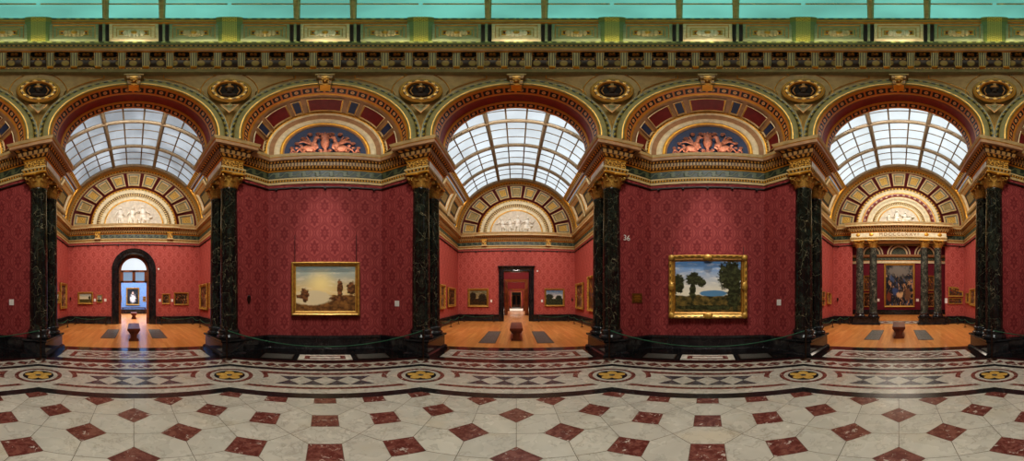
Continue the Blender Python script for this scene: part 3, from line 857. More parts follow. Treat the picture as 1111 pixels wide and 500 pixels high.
mb = MB(); mb.lathe([(1.25, 17.45), (.0, 17.6)], 32, 'drum_green'); struct(mb.build('ceiling'))

# ------------------------------------------------------------------ columns, pedestals, impost blocks
def make_column(marble):
    root = thing('marble_column', '', 'column')
    b = MB(); b.lathe([(0, 0), (.345, 0), (.35, .04), (.345, .09), (.31, .1), (.29, .14), (.30, .17), (.315, .2), (.31, .23), (.28, .25), (.265, .27), (.0, .27)], 28, 'black_marble'); b.build('base', root)
    s = MB(); s.lathe([(.27, .265), (.256, .31), (.256, 1.4), (.25, 2.6), (.236, 3.8), (.228, 4.36), (.245, 4.4), (.245, 4.43), (.225, 4.44)], 32, marble); s.build('shaft', root)
    k = MB()
    k.lathe([(.22, 4.43), (.25, 4.45), (.235, 4.48), (.225, 4.6), (.235, 4.75), (.29, 4.86), (.3, 4.87)], 20, 'giltdark')
    for tier, (n, z0, h, r0, w) in enumerate(((8, 4.47, .17, .235, .09), (8, 4.5, .28, .24, .09))):
        for i in range(n):
            a = 2 * PI * (i + .5 * tier) / n
            rad = Vector((sin(a), cos(a), 0)); tn = Vector((cos(a), -sin(a), 0))
            cl = [(r0, 0, .75), (r0 + .03, .45 * h, 1), (r0 + .05, .8 * h, .95), (r0 + .1, h, .7), (r0 + .13, .93 * h, .4), (r0 + .125, .84 * h, .15)]
            rows = []
            for rr, zz, ww in cl:
                p = rad * rr + Vector((0, 0, z0 + zz))
                rows.append([p - tn * w * ww - rad * .02, p + rad * .012, p + tn * w * ww - rad * .02])
            k.grid(rows, 'gilt', None, True)
    cap = k.build('capital', root)
    for i in range(4):
        k = MB(); a = PI / 4 + i * PI / 2; rad = Vector((sin(a), cos(a), 0))
        pts = []
        for j in range(14):
            t = j * .55; q = .075 * (1 - j / 16); pts.append(rad * (.37 + q * cos(t + 2.2)) + Vector((0, 0, 4.8 + q * sin(t + 2.2))))
        k.tube([rad * .26 + Vector((0, 0, 4.68))] + pts, .028, 'gilt', 6); k.build('volute', cap)
    k = MB()
    for i in range(4):   # fleuron on each face
        a = i * PI / 2; k.ball((sin(a) * .3, cos(a) * .3, 4.88), (.05, .05, .05), 'gold', n=6, m=4)
    def abac(z, e):
        pts = []
        for i in range(4):
            a = PI / 4 + i * PI / 2
            p0 = Vector((sin(a - .1), cos(a - .1), 0)) * (.44 + e); p1 = Vector((sin(a + .1), cos(a + .1), 0)) * (.44 + e)
            m = Vector((sin(a + PI / 4), cos(a + PI / 4), 0)) * (.29 + e); pts += [p0, p1, m]
        return [p + Vector((0, 0, z)) for p in pts]
    A, B, D = abac(4.87, 0), abac(4.9, .015), abac(4.94, .015)
    for q, w in ((A, B), (B, D)):
        for i in range(12): k.poly([q[i], q[(i + 1) % 12], w[(i + 1) % 12], w[i]], 'gold')
    k.poly(A, 'giltdark'); k.poly(D, 'giltdark')
    k.build('abacus', cap)
    return root
def pedestal(az, x0, x1, y0, y1, label):
    cx, cy = (x0 + x1) / 2, (y0 + y1) / 2
    root = thing('column_pedestal', label, 'pedestal', wpt(az, cx, cy) + (0,), -R(az), 'black pedestals under the column pairs')
    hx, hy = (x1 - x0) / 2 - .05, (y1 - y0) / 2 - .05
    rect = [(-hx, -hy), (hx, -hy), (hx, hy), (-hx, hy)]
    b = MB(); sweep(b, rect, [(.07, 0), (.07, .08), (.03, .11), (0, .12)], ['black_marble'] * 3, True); b.build('plinth', root)
    b = MB(); sweep(b, rect, [(0, .11), (0, .42)], ['black_marble'], True); b.build('die', root)
    b = MB(); sweep(b, rect, [(0, .41), (.03, .43), (.05, .45), (.05, .5)], ['black_marble'] * 3, True)
    b.poly([(-hx - .05, -hy - .05, .5), (hx + .05, -hy - .05, .5), (hx + .05, hy + .05, .5), (-hx - .05, hy + .05, .5)], 'black_marble'); b.build('cap', root)
    return root
def block(az, sg):
    mb = MB(az)
    x0, x1 = (2.40, 2.98) if sg > 0 else (-2.98, -2.40)
    rect = [(x0, 6.24), (x1, 6.24), (x1, 7.62), (x0, 7.62)]
    sweep(mb, rect, CORN, corn('frieze_gold'), True)
    mb.poly([(x0 - .1, 6.14, 5.43), (x1 + .1, 6.14, 5.43), (x1 + .1, 7.72, 5.43), (x0 - .1, 7.72, 5.43)], 'cream')
    mb.poly([(x0 - .39, 5.85, 6.585), (x1 + .39, 5.85, 6.585), (x1 + .39, 8.01, 6.585), (x0 - .39, 8.01, 6.585)], 'cream')
    # pale marble face in the passage
    xi = x0 - .035 if sg > 0 else x1 + .035
    mb.box(min(xi, xi + .01), max(xi, xi + .01), 6.36, 7.5, 5.70, 5.93, 'label_white')
    struct(mb.build('trim_6'))
col0 = {}
def column(az, x, y, z, label, marble='column_marble', group='dark green marble columns of the octagon'):
    loc = wpt(az, x, y) + (z,); rz = -R(az)
    if marble not in col0:
        col0[marble] = make_column(marble); o = col0[marble]; o.location = loc; o.rotation_euler.z = rz
    else: o = dup(col0[marble], label, loc, rz)
    o['label'] = label; o['group'] = group
    return o
WHERE = {-90: 'left-hand skylit arch', 0: 'middle skylit arch', 90: 'right-hand skylit arch'}
for az in (-90, 0, 90, 180):
    for sg in (-1, 1):
        block(az, sg)
        if az == 180: continue
        s = 'left' if sg < 0 else 'right'
        x0, x1 = sorted((sg * 2.28, sg * 3.02))
        pedestal(az, x0, x1, 6.08, 7.74, 'polished black marble pedestal under the column pair, %s side of the %s' % (s, WHERE[az]))
        column(az, sg * 2.65, 6.43, .5, 'dark veined marble column with gilt capital, nearer of the pair at the %s of the %s' % (s, WHERE[az]))
        column(az, sg * 2.65, 7.33, .5, 'dark veined marble column with gilt capital, further of the pair at the %s of the %s' % (s, WHERE[az]))

# ------------------------------------------------------------------ galleries
def wall_opening(mb, x0, x1, y, z0, z1, ow, oh, key, arch=False):
    """far wall in plane y with a centred opening of half width ow, height oh (springing if arch)"""
    def q(a, b, cc, d): mb.poly([(a, y, cc), (b, y, cc), (b, y, d), (a, y, d)], key)
    q(x0, -ow, z0, z1); q(ow, x1, z0, z1)
    if not arch: q(-ow, ow, oh, z1)
    else:
        n = 24
        for i in range(n):
            a, b = -ow * cos(PI * i / n), -ow * cos(PI * (i + 1) / n)
            mb.poly([(a, y, oh + ow * sin(PI * i / n)), (b, y, oh + ow * sin(PI * (i + 1) / n)), (b, y, z1), (a, y, z1)], key)
GB = 7.85     # galleries start here
HW = 4.38
def white_relief(az, D, r, zb, label, n_fig):
    root = thing('tympanum_relief', label, 'sculpture', wpt(az, 0, D) + (zb,), -R(az))
    b = MB(); n = 28
    b.poly([(r * cos(PI * i / n), .03, r * sin(PI * i / n)) for i in range(n + 1)], 'relief_ground'); b.build('ground', root)  # backing coloured darker to stand for shading around the figures
    random.seed(int(az + 300))
    for i in range(n_fig):
        x = -r * .68 + 1.2 * r * (i + .5) / n_fig + random.uniform(-.08, .08)
        h = min(1.45, math.sqrt(max(.05, r * r - x * x)) * .86) * random.uniform(.85, 1)
        f = MB(); s = h; dx = random.uniform(-.12, .12)
        f.ball((x + dx, -.03, s * .9), (.07 * s, .1, .085 * s), 'white_relief')
        f.ball((x + dx * .5, -.02, s * .64), (.13 * s, .12, .19 * s), 'white_relief', (dx, 'Y'))
        f.ball((x, -.02, s * .42), (.14 * s, .12, .13 * s), 'white_relief')
        for sg in (-1, 1):
            kx = random.uniform(.05, .25) * sg
            f.tube([(x + sg * .06 * s, -.03, s * .4), (x + kx * s, -.07, s * .22), (x + kx * .7 * s, -.02, .02)], .06 * s, 'white_relief', 6, r1=.03 * s)
            ax = random.uniform(.2, .4) * sg; az_ = random.uniform(.4, .9)
            f.tube([(x + dx * .6 + sg * .12 * s, -.02, s * .75), (x + ax * s * .8, -.07, s * .6), (x + ax * s * 1.2, -.03, s * az_)], .04 * s, 'white_relief', 6, r1=.022 * s)
        for q in range(3): f.tube([(x - .1 * s + .1 * s * q, -.04, s * .5), (x - .16 * s + .16 * s * q, -.06, s * .1)], .035 * s, 'white_relief', 5)
        f.build('figure', root)
    f = MB(); x = r * .42      # low animal at the right
    f.ball((x, -.03, .4), (.3, .12, .13), 'white_relief'); f.ball((x + .32, -.05, .56), (.13, .1, .08), 'white_relief')
    for q in (-.22, -.13, .15, .24): f.tube([(x + q, -.02, .36), (x + q * 1.1, -.05, .02)], .04, 'white_relief', 6)
    f.build('animal', root)
    return root

def gallery(az, D, wy, bays, glass, kind, nm):
    global wn
    side_l, side_r = nm + '_left', nm + '_right'
    # floor
    mb = MB(az); mb.poly([(-4.6, GB + .1, .0), (4.6, GB + .1, 0), (4.6, D + .2, 0), (-4.6, D + .2, 0)], 'parquet', [(-4.6, GB), (4.6, GB), (4.6, D), (-4.6, D)]); struct(mb.build('floor'))
    for sg, s in ((-1, side_l), (1, side_r)):
        mb = MB(az); x = sg * HW
        mb.poly([(x, GB, 0), (x, D, 0), (x, D, 5.5), (x, GB, 5.5)], 'damask', [(GB, 0), (D, 0), (D, 5.5), (GB, 5.5)])
        x0 = sg * 2.85
        mb.poly([(x0, GB, 0), (x, GB, 0), (x, GB, 6.6), (x0, GB, 6.6)], 'damask')
        struct(mb.build('wall_' + s))
    # wall above the entrance arch
    mb = MB(az); n = 24
    for i in range(n):
        a, b = PI * i / n, PI * (i + 1) / n
        mb.poly([(2.2 * cos(a), GB - .5, 6.6 + 2.4 * sin(a)), (2.2 * cos(b), GB - .5, 6.6 + 2.4 * sin(b)), (4.5 * cos(b), GB - .5, 6.5 + 4.5 * sin(b)), (4.5 * cos(a), GB - .5, 6.5 + 4.5 * sin(a))], 'cream')
    struct(mb.build('wall_' + nm + '_front'))
    # end wall
    mb = MB(az)
    if kind == 'rect': wall_opening(mb, -HW, HW, D, 0, 5.5, .93, 3.68, 'damask')
    elif kind == 'arch': wall_opening(mb, -HW, HW, D, 0, 5.5, 1.2, 3.53, 'damask', True)
    else: wall_opening(mb, -HW, HW, D, 0, 5.5, 3.05, 5.43, 'damask')
    struct(mb.build('wall_' + nm + '_end'))
    ow = {'rect': 1.28, 'arch': 1.46, 'columns': 3.0}[kind]
    # dado
    mb = MB(az)
    sweep(mb, [(-HW, GB), (-HW, D), (-ow, D)], DADO, DADO_K); sweep(mb, [(ow, D), (HW, D), (HW, GB)], DADO, DADO_K)
    struct(mb.build('baseboard_' + nm))
    # entablature
    bx = 2.35 if kind != 'columns' else 3.02; bo = .12 if kind != 'columns' else .3
    mb = MB(az)
    sweep(mb, [(-HW, GB), (-HW, D), (HW, D), (HW, GB)], CORN, corn('frieze_green', True))
    en = struct(mb.build('trim_7'))
    cb = MB(az)
    CP = CORN[11:]; CK = corn('frieze_green', True)[11:]
    if kind != 'columns':
        sweep(cb, [(-bx - .25, D), (-bx - .25, D - bo), (bx + .25, D - bo), (bx + .25, D)], CP, CK)
        cb.build('breakfront', en)
        for sg in (-1, 1):
            pb = MB(az); x = sg * bx
            pb.box(x - .17, x + .17, D - .2, D, 5.66, 6.06, 'frieze_gold'); pb.box(x - .2, x + .2, D - .22, D, 5.6, 5.68, 'cream'); pb.box(x - .2, x + .2, D - .24, D, 6.02, 6.1, 'gold')
            pb.build('frieze_block', en)
    else:
        K = ['pale' if k == 'frieze_green' else k for k in corn('frieze_green', True)]
        cb.box(-3.02, 3.02, D - bo, D + .5, 5.43, 5.45, 'cream')
        sweep(cb, [(-bx, D + .6), (-bx, D - bo - .2), (bx, D - bo - .2), (bx, D + .6)], CORN, K); cb.build('breakfront', en)
        for txt, x, sz in (('MDCCCLXXVI', 0, .30),):
            cu = bpy.data.curves.new('lettering', 'FONT'); cu.body = txt; cu.size = sz; cu.align_x = 'CENTER'; cu.extrude = .012; cu.space_character = 1.25
            cu.space_character = 1.42; to = bpy.data.objects.new('lettering', cu); C.objects.link(to)
            bpy.context.view_layer.update()
            me = bpy.data.meshes.new_from_object(to); bpy.data.objects.remove(to)
            o = bpy.data.objects.new('lettering', me); C.objects.link(o); me.materials.append(MAT['letter_gold'])
            o.parent = en; o.location = wpt(az, x, D - bo - .245) + (5.71,); o.rotation_euler = (PI / 2, 0, -R(az))
        ob = MB(az)
        for x in (-2.6, -1.75, 1.75, 2.6):
            ob.ball((x, D - bo - .22, 5.82), (.14, .03, .12), 'gold')
        ob.build('frieze_wreath', en)
    # picture rail along the top of the red
    rb = MB(az); sweep(rb, [(-HW, GB), (-HW, D), (HW, D), (HW, GB)], [(0, 5.22), (.06, 5.22), (.06, 5.26), (0, 5.26)], ['wire'] * 3)
    for i in range(-4, 5):
        if kind != 'columns' or abs(i) > 3: rb.box(i - .04, i + .04, D - .12, D - .05, 5.14, 5.22, 'wire')
    for y in [GB + 1 + 1.1 * i for i in range(int((D - GB - 1) / 1.1))]:
        for sg in (-1, 1): rb.box(sg * HW - .1 if sg > 0 else -HW + .05, sg * HW - .05 if sg > 0 else -HW + .1, y - .04, y + .04, 5.14, 5.22, 'wire')
    rb.build('picture_rail', en)
    # vault
    zc = 6.5; RV = 4.38
    def V(th, y, d): return (-cos(R(th)) * (RV + d), y, zc + sin(R(th)) * (RV + d))
    mb = MB(az)
    segs = [(0, 2, 0, 'gold'), (2, 4.5, 0, 'cream'), (4.5, 6, 0, 'maroon'), (6, 33, .12, 'tan'), (33, 34, -.03, 'gold'), (34, 35.5, 0, 'maroon'), (35.5, 36.2, -.04, 'gold'), (36.2, 39, -.08, 'leaf_gold'), (39, 40, -.08, 'gold')]
    for flip in (0, 1):
        for a0, a1, d, k in segs:
            st = max(1, int((a1 - a0) / 4))
            for i in range(st):
                t0, t1 = a0 + (a1 - a0) * i / st, a0 + (a1 - a0) * (i + 1) / st
                if flip: t0, t1 = 180 - t0, 180 - t1
                mb.poly([V(t0, GB - .5, d), V(t1, GB - .5, d), V(t1, wy, d), V(t0, wy, d)], k, [(GB, 0), (GB, 1), (wy, 1), (wy, 0)])
    # end rib between glass and lunette
    n = 40
    fr = [(Vector((0, 0, zc)), Vector((cos(PI * i / n), 0, sin(PI * i / n))), Vector((0, 1, 0)), RV * PI * i / n) for i in range(n + 1)]
    mb.loft(fr, [(4.42, wy), (4.26, wy), (4.26, wy + .1), (4.3, wy + .14), (4.3, D - .3), (4.26, D - .26), (4.26, D - .1), (4.16, D)], ['gold', 'gold', 'gold', 'lattice_cream', 'gold', 'leaf_gold', 'cream'], True)
    cel = struct(mb.build('ceiling'))
    bl = (wy - GB) / bays
    for sg in (0, 1):
        for b in range(bays):
            for h in range(1):
                pb = MB(az)
                y0 = GB + b * bl + .12; y1 = y0 + bl - .24
                f = (lambda u, v, d: V(u, v, d)) if sg == 0 else (lambda u, v, d: V(180 - u, v, d))
                pb.panel(f, 8, 31.5, y0, y1, [(0, 0, -.01, 'cream'), (.6, .04, -.1, 'cream'), (2.6, .14, -.1, 'gold'), (3.2, .17, -.06, 'pale'), (5.2, .26, .05, 'gold'), (6., .32, .05, 'iron'), (8.2, .5, .05, 'tan')], 4, 1)
                pb.build('vault_coffer', cel)
    # lunette wall
    zb = 6.56
    mb = MB(az); n = 48
    fr = [(Vector((0, 0, zb)), Vector((cos(PI * i / n), 0, sin(PI * i / n))), Vector((0, 1, 0)), 2.5 * PI * i / n) for i in range(n + 1)]
    if kind != 'columns':
        pf = [(4.4, D - .02), (4.16, D - .02), (2.84, D), (2.82, D - .08), (2.74, D - .1), (2.66, D - .1), (2.62, D - .04), (2.44, D - .02), (2.42, D - .06), (2.36, D - .08), (2.2, D - .06), (2.18, D), (1.96, D + .02), (1.94, D - .02), (1.86, D - .02), (1.84, D + .06)]
        ks = ['gold', 'maroon', 'cream', 'gold', 'leaf_gold', 'pale', 'pale', 'gold', 'egg_cream', 'egg_cream', 'pale', 'pale', 'gold', 'gold', 'pale']
        rt = 1.88
    else:
        pf = [(4.4, D - .02), (4.16, D - .02), (2.84, D), (2.82, D - .08), (2.66, D - .1), (2.62, D - .04), (2.46, D - .02), (2.44, D - .05), (2.4, D - .03), (2.12, D - .02), (2.1, D - .06), (1.96, D - .06), (1.94, D), (1.74, D + .02), (1.70, D - .04), (1.56, D - .04), (1.54, D), (1.42, D + .02), (1.4, D - .02), (1.34, D - .02), (1.32, D + .06)]
        ks = ['gold', 'maroon', 'cream', 'leaf_gold', 'pale', 'pale', 'gold', 'gold', 'frieze_maroon', 'gold', 'pale', 'pale', 'pale', 'gold', 'egg_cream', 'pale', 'pale', 'gold', 'gold', 'pale']
        rt = 1.36
    mb.loft(fr, pf, ks, True)
    lw = struct(mb.build('wall_lunette'))
    def L(u, v, d): return (-cos(R(u)) * v, D - .06 + d, zb + sin(R(u)) * v)
    for i in range(11):
        a0 = 180 * i / 11 + 1.5; a1 = 180 * (i + 1) / 11 - 1.5
        pb = MB(az)
        pb.panel(L, a0, a1, 2.98, 4.02, [(0, 0, .02, 'cream'), (0.2, .02, -.05, 'cream'), (1.6, .1, -.05, 'graygreen'), (2.4, .16, -.03, 'graygreen'), (2.6, .18, -.02, 'cream'), (3.2, .26, 0, 'gold'), (3.4, .28, .02, 'fret_gold' if i % 2 == 0 else 'tan')], 4, 1)
        pb.build('lunette_panel', lw)
    return rt, zb

wall_end = {}
def skylight(az, D, wy, bays, glass):
    global wn
    wn += 1
    zc = 6.5; RV = 4.36; t0, t1 = 39.9, 140.1
    gl = MB(az); br = MB(az); rb = MB(az)
    def V(th, y, r=RV): return (-cos(R(th)) * r, y, zc + sin(R(th)) * r)
    bl = (wy - GB) / bays; ny = bays * 3
    for j in range(9):
        a0 = t0 + (t1 - t0) * j / 9; a1 = t0 + (t1 - t0) * (j + 1) / 9
        for i in range(ny):
            y0 = GB + (wy - GB) * i / ny; y1 = GB + (wy - GB) * (i + 1) / ny
            am = (a0 + a1) / 2
            ids = [gl.addv(V(a, y)) for a in (a0, am, a1) for y in (y0, y1)]
            gl.face((ids[0], ids[2], ids[3], ids[1]), glass); gl.face((ids[2], ids[4], ids[5], ids[3]), glass)
    for i in range(ny + 1):
        y = GB + (wy - GB) * i / ny; main = i % 3 == 0
        pts = [V(t0 + (t1 - t0) * k / 24, y, RV - (.1 if main else .04)) for k in range(25)]
        (rb if main else br).tube(pts, .11 if main else .032, 'bar', 6 if main else 4)
    for j in range(1, 9):
        a = t0 + (t1 - t0) * j / 9; main = j % 3 == 0
        (rb if main else br).tube([V(a, GB, RV - (.1 if main else .05)), V(a, wy, RV - (.1 if main else .05))], .1 if main else .034, 'bar', 6 if main else 4)
    w = struct(gl.build('window_%d' % wn)); br.build('glazing_bars', w); rb.build('skylight_ribs', w)

GAL = {-90: (15.85, 14.9, 3, 'sky_left', 'arch', 'left_gallery'), 0: (17.9, 17.0, 4, 'sky_far', 'rect', 'far_gallery'), 90: (15.85, 14.9, 3, 'sky_right', 'columns', 'right_gallery')}
for az, (D, wy, bays, glass, kind, nm) in GAL.items():
    rt, zb = gallery(az, D, wy, bays, glass, kind, nm)
    skylight(az, D, wy, bays, glass)
white_relief(-90, 15.85, 1.88, 6.6, 'white marble relief of seated figures and a beast over the arched door, left-hand gallery', 3)
white_relief(0, 17.9, 1.88, 6.6, 'white marble relief of figures in the lunette above the rectangular black door, middle gallery', 4)
white_relief(90, 15.85, 1.36, 6.6, 'small cream relief of figures in the lunette above the dated frieze, right-hand gallery', 3)

# closing wall of the unseen fourth side
mb = MB(180); mb.poly([(-4, 8.2, 0), (4, 8.2, 0), (4, 8.2, 9.5), (-4, 8.2, 9.5)], 'damask_shaded'); struct(mb.build('wall_rear'))

# ------------------------------------------------------------------ pictures
def frame_mb(w, h, fw, style, dp=.09):
    mb = MB(); x, z = w / 2, h / 2
    path = [(-x, -z), (x, -z), (x, z), (-x, z)]
    prof = {'plain': [(0, 0), (0, -dp * .6), (.25, -dp), (.45, -dp * .75), (.8, -dp * .6), (1, -dp * .25)],
            'ornate': [(0, 0), (0, -dp * .7), (.18, -dp * 1.2), (.38, -dp * 1.05), (.6, -dp * .7), (.75, -dp * .75), (.85, -dp * .5), (1, -dp * .2)]}[style]
    ks = {'plain': ['giltdark', 'gilt', 'gilt', 'giltdark', 'gilt'], 'ornate': ['giltdark', 'gilt', 'leaf_gold', 'gilt', 'giltdark', 'gilt', 'giltdark']}[style]
    rows = []
    for (sx, sz) in ((-1, -1), (1, -1), (1, 1), (-1, 1), (-1, -1)):
        rows.append([(sx * (x - t * fw), d, h / 2 + sz * (z - t * fw)) for t, d in prof])
    uvs = [0, w, w + h, 2 * w + h, 2 * w + 2 * h]
    mb.grid(rows, ks, uvs)
    return mb
def ornaments(parent, w, h, fw, dp):
    x, z = w / 2, h / 2
    for sx in (-1, 0, 1):
        for sz in (-1, 0, 1):
            if sx == 0 and sz == 0: continue
            mb = MB()
            cx, cz = sx * (x - fw * .45), h / 2 + sz * (z - fw * .45)
            rx = fw * (.75 if sx == 0 else .5); rz = fw * (.75 if sz == 0 else .5)
            mb.ball((cx, -dp * 1.0, cz), (rx, dp * .5, rz), 'gilt', n=8, m=5)
            for k in range(4):
                a = PI / 4 + k * PI / 2; mb.ball((cx + rx * .75 * cos(a), -dp * .9, cz + rz * .75 * sin(a)), (rx * .4, dp * .35, rz * .4), 'giltdark', n=6, m=4)
            mb.build('corner_ornament' if sx and sz else 'side_ornament', parent)
def painting(az, x, y, z0, w, h, fw, style, canvas, label, rz=0., name='framed_painting', wires=0, group=None, shape=None):
    """x,y wall point (picture centre) in the frame of side az; z0 bottom"""
    root = thing(name, label, 'painting', wpt(az, x, y) + (z0,), -R(az) + rz, group)
    fo = frame_mb(w, h, fw, style, min(.1, fw * .8)).build('frame', root)
    if style == 'ornate' and w > .5: ornaments(fo, w, h, fw, min(.1, fw * .8))
    cw, ch = w / 2 - fw * .9, h - fw * 1.8
    mb = MB(); mb.poly([(-cw, -.02, fw * .9), (cw, -.02, fw * .9), (cw, -.02, h - fw * .9), (-cw, -.02, h - fw * .9)], canvas, [(0, 0), (1, 0), (1, 1), (0, 1)]); mb.build('canvas', root)
    if wires:
        for sg in (-1, 1):
            wb = MB(); wb.tube([(sg * w * .45, -.03, h), (sg * w * .45, -.02, wires)], .008, 'wire', 4); wb.build('hanging_wire', root)
    return root
def end_painting(az, D, x0, x1, y0, y1, fr_px, style, canvas, label, **k):
    a, b = D * tan(rel_az(x0, az)), D * tan(rel_az(x1, az)); m = math.hypot((a + b) / 2, D)
    zt, zb = EYE + elev(y0) * m, EYE + elev(y1) * m
    return painting(az, (a + b) / 2, D - .02, zb, b - a, zt - zb, fr_px * D / PPR, style, canvas, label, **k)
def side_painting(az, sg, x0, x1, y0, y1, fw, style, canvas, label, **k):
    d0, d1 = HW / abs(tan(rel_az(x0, az))), HW / abs(tan(rel_az(x1, az)))
    ym = (d0 + d1) / 2; w = min(abs(d1 - d0), 1.9); m = math.hypot(HW, ym)
    zt, zb = EYE + elev(y0) * m, EYE + elev(y1) * m
    return painting(az, sg * (HW - .02), ym, zb, w, zt - zb, fw, style, canvas, label, rz=-sg * PI / 2, **k)
# octagon
end_painting(-45, 7.38, 316.4, 390, 284.3, 342.3, 5, 'plain', 'canvas_harbour', 'large gilt-framed hazy harbour scene with low sun on the dark red niche wall', name='framed_painting', wires=2.5)
end_painting(45, 7.38, 726, 810.5, 276.8, 345.4, 7, 'ornate', 'canvas_valley', 'large ornate gilt-framed landscape with dark trees and blue sky on dark red niche wall', wires=2.2)
# middle gallery
end_painting(0, 17.9, 507.7, 530.2, 313, 333, 2.2, 'plain', 'canvas_woodland', 'dark brown woodland picture in gilt frame left of the rectangular black door')
end_painting(0, 17.9, 590.7, 612.3, 313, 332.4, 1.8, 'plain', 'canvas_mountain', 'blue mountain landscape in gilt frame right of the rectangular black door')
side_painting(0, -1, 476, 481.5, 308.5, 335.5, .16, 'ornate', 'canvas_figures', 'gilt-framed picture half behind the column on left wall of middle gallery, nearer of two')
side_painting(0, -1, 484.5, 493.5, 312, 333, .16, 'plain', 'canvas_feast', 'dark figure picture in gilt frame on left wall of middle gallery, nearer the far corner')
side_painting(0, 1, 624.8, 635.5, 307, 335.5, .18, 'ornate', 'canvas_figures', 'ornate gilt-framed figure picture on right wall of middle gallery, nearer the far corner')
side_painting(0, 1, 639, 647, 299, 338, .18, 'ornate', 'canvas_saints', 'tall ornate gilt picture beside the column on right wall of middle gallery')
# left gallery
end_painting(-90, 15.85, 84.7, 101, 316.8, 330, 2, 'plain', 'canvas_meadow', 'pale landscape in gilt frame left of the arched door, the wider of the two there')
end_painting(-90, 15.85, 105, 111.2, 319.7, 328.2, 1, 'plain', 'canvas_heath', 'tiny landscape in gilt frame between white cards left of the arched door')
end_painting(-90, 15.85, 175.7, 184.4, 318.5, 330, 1.4, 'plain', 'canvas_feast', 'small dark figure picture right of the arched door, the narrower of the two there')
end_painting(-90, 15.85, 188.7, 204.4, 317.2, 331, 1.5, 'plain', 'canvas_feast', 'dark banquet-like figure picture in gilt frame right of the arched door, the wider one')
side_painting(-90, -1, 59, 63.7, 316.5, 329, .12, 'plain', 'canvas_meadow', 'small landscape in gilt frame beside the column on left wall of left-hand gallery')
side_painting(-90, -1, 64.5, 71.3, 307, 335, .16, 'plain', 'canvas_figures', 'tall gilt-framed picture on left wall of left-hand gallery near the far corner')
side_painting(-90, 1, 218, 226.2, 308, 336, .18, 'ornate', 'canvas_figures', 'tall ornate gilt picture on right wall of left-hand gallery near the far corner')
side_painting(-90, 1, 228.2, 232, 306, 335, .16, 'plain', 'canvas_saints', 'gilt-framed picture mostly behind the column on right wall of left-hand gallery')
# right gallery
side_painting(90, -1, 891, 894.3, 316, 323.6, .07, 'plain', 'canvas_saints', 'little framed panel on left wall of right-hand gallery, upper of the stacked two')
side_painting(90, -1, 891, 894.3, 324.6, 331.6, .07, 'plain', 'canvas_feast', 'little framed panel on left wall of right-hand gallery, lower of the stacked two')
side_painting(90, -1, 896.5, 900.5, 317.6, 330, .12, 'plain', 'canvas_figures', 'small gilt-framed picture on left wall of right-hand gallery nearer the far corner')
side_painting(90, 1, 1049, 1052.6, 317.7, 329, .1, 'plain', 'canvas_saints', 'small gilt-framed panel on right wall of right-hand gallery near the far corner')
side_painting(90, 1, 1053.4, 1059.5, 313, 332, .14, 'plain', 'canvas_figures', 'larger gilt-framed picture beside the column on right wall of right-hand gallery')
# altarpiece with stepped top
def altarpiece():
    az = 90; D = 15.83
    a, b = D * tan(rel_az(1028.8, az)), D * tan(rel_az(1044.8, az)); m = math.hypot((a + b) / 2, D)
    zt, zb = EYE + elev(311) * m, EYE + elev(321.8) * m; w = b - a; h = zt - zb
    root = thing('altarpiece', 'gold stepped-top altarpiece on right of the column screen, above a long narrow panel', 'painting', wpt(az, (a + b) / 2, D) + (zb,), -R(az))
    def outline(e): return [(-w / 2 + e, e), (w / 2 - e, e), (w / 2 - e, h * .55 - e), (w * .22, h * .62 - e), (w * .2, h * .9 - e), (-w * .2, h - e), (-w / 2 + e, h * .98 - e)]
    o, i = outline(0), outline(.08); mb = MB()
    for k in range(len(o)):
        k2 = (k + 1) % len(o)
        mb.poly([(o[k][0], -.06, o[k][1]), (o[k2][0], -.06, o[k2][1]), (i[k2][0], -.05, i[k2][1]), (i[k][0], -.05, i[k][1])], 'gilt')
        mb.poly([(o[k][0], 0, o[k][1]), (o[k2][0], 0, o[k2][1]), (o[k2][0], -.06, o[k2][1]), (o[k][0], -.06, o[k][1])], 'giltdark')
    mb.build('frame', root)
    mb = MB(); mb.poly([(p[0], -.045, p[1]) for p in i], 'canvas_saints', [((p[0] + w / 2) / w, p[1] / h) for p in i]); mb.build('painted_panel', root)
altarpiece()
end_painting(90, 15.85, 1029, 1044, 323.2, 329.8, 1, 'plain', 'canvas_saints', 'long narrow gilt panel beneath the stepped-top altarpiece')

# ------------------------------------------------------------------ wall cards and small fittings
def card(az, x, y, z, w, h, rz, key, name, label, cat, depth=.012, group=None):
    mb = MB(); mb.box(-w / 2, w / 2, -depth, 0, 0, h, key)
    o = mb.build(name, None, wpt(az, x, y) + (z,), -R(az) + rz)
    return tag(o, label, cat, group)
def end_card(az, D, px, py, w, h, label, **k):
    x = D * tan(rel_az(px, az)); z = EYE + elev(py) * math.hypot(x, D) - h / 2
    return card(az, x, D - .005, z, w, h, 0, 'label_white', 'wall_label', label, 'wall label', group='white cards beside pictures', **k)
OB = math.atan2(7.42 - 6.48, 2.5 - 1.76)    # oblique niche wall slope
def oblique(az, px, py):
    t = tan(rel_az(px, az)); sg = 1 if t > 0 else -1
    # line from (1.76,7.42) to (2.5,6.48)
    f = (7.42 * abs(t) - 1.76) / (.74 + .94 * abs(t)); x, y = 1.76 + .74 * f, 7.42 - .94 * f
    d = math.hypot(x, y); return sg * x, y, EYE + elev(py) * d, -sg * OB
def ob_card(az, px, py, w, h, key, name, label, cat, depth=.012, off=.004):
    x, y, z, rz = oblique(az, px, py)
    n = Vector((sin(rz), -cos(rz)))
    return card(az, x + n.x * off, y + n.y * off, z - h / 2, w, h, rz, key, name, label, cat, depth)
ob_card(-45, 430.9, 329.2, .16, .17, 'label_white', 'wall_label', 'white square card on dark red wall right of the harbour painting', 'wall label')
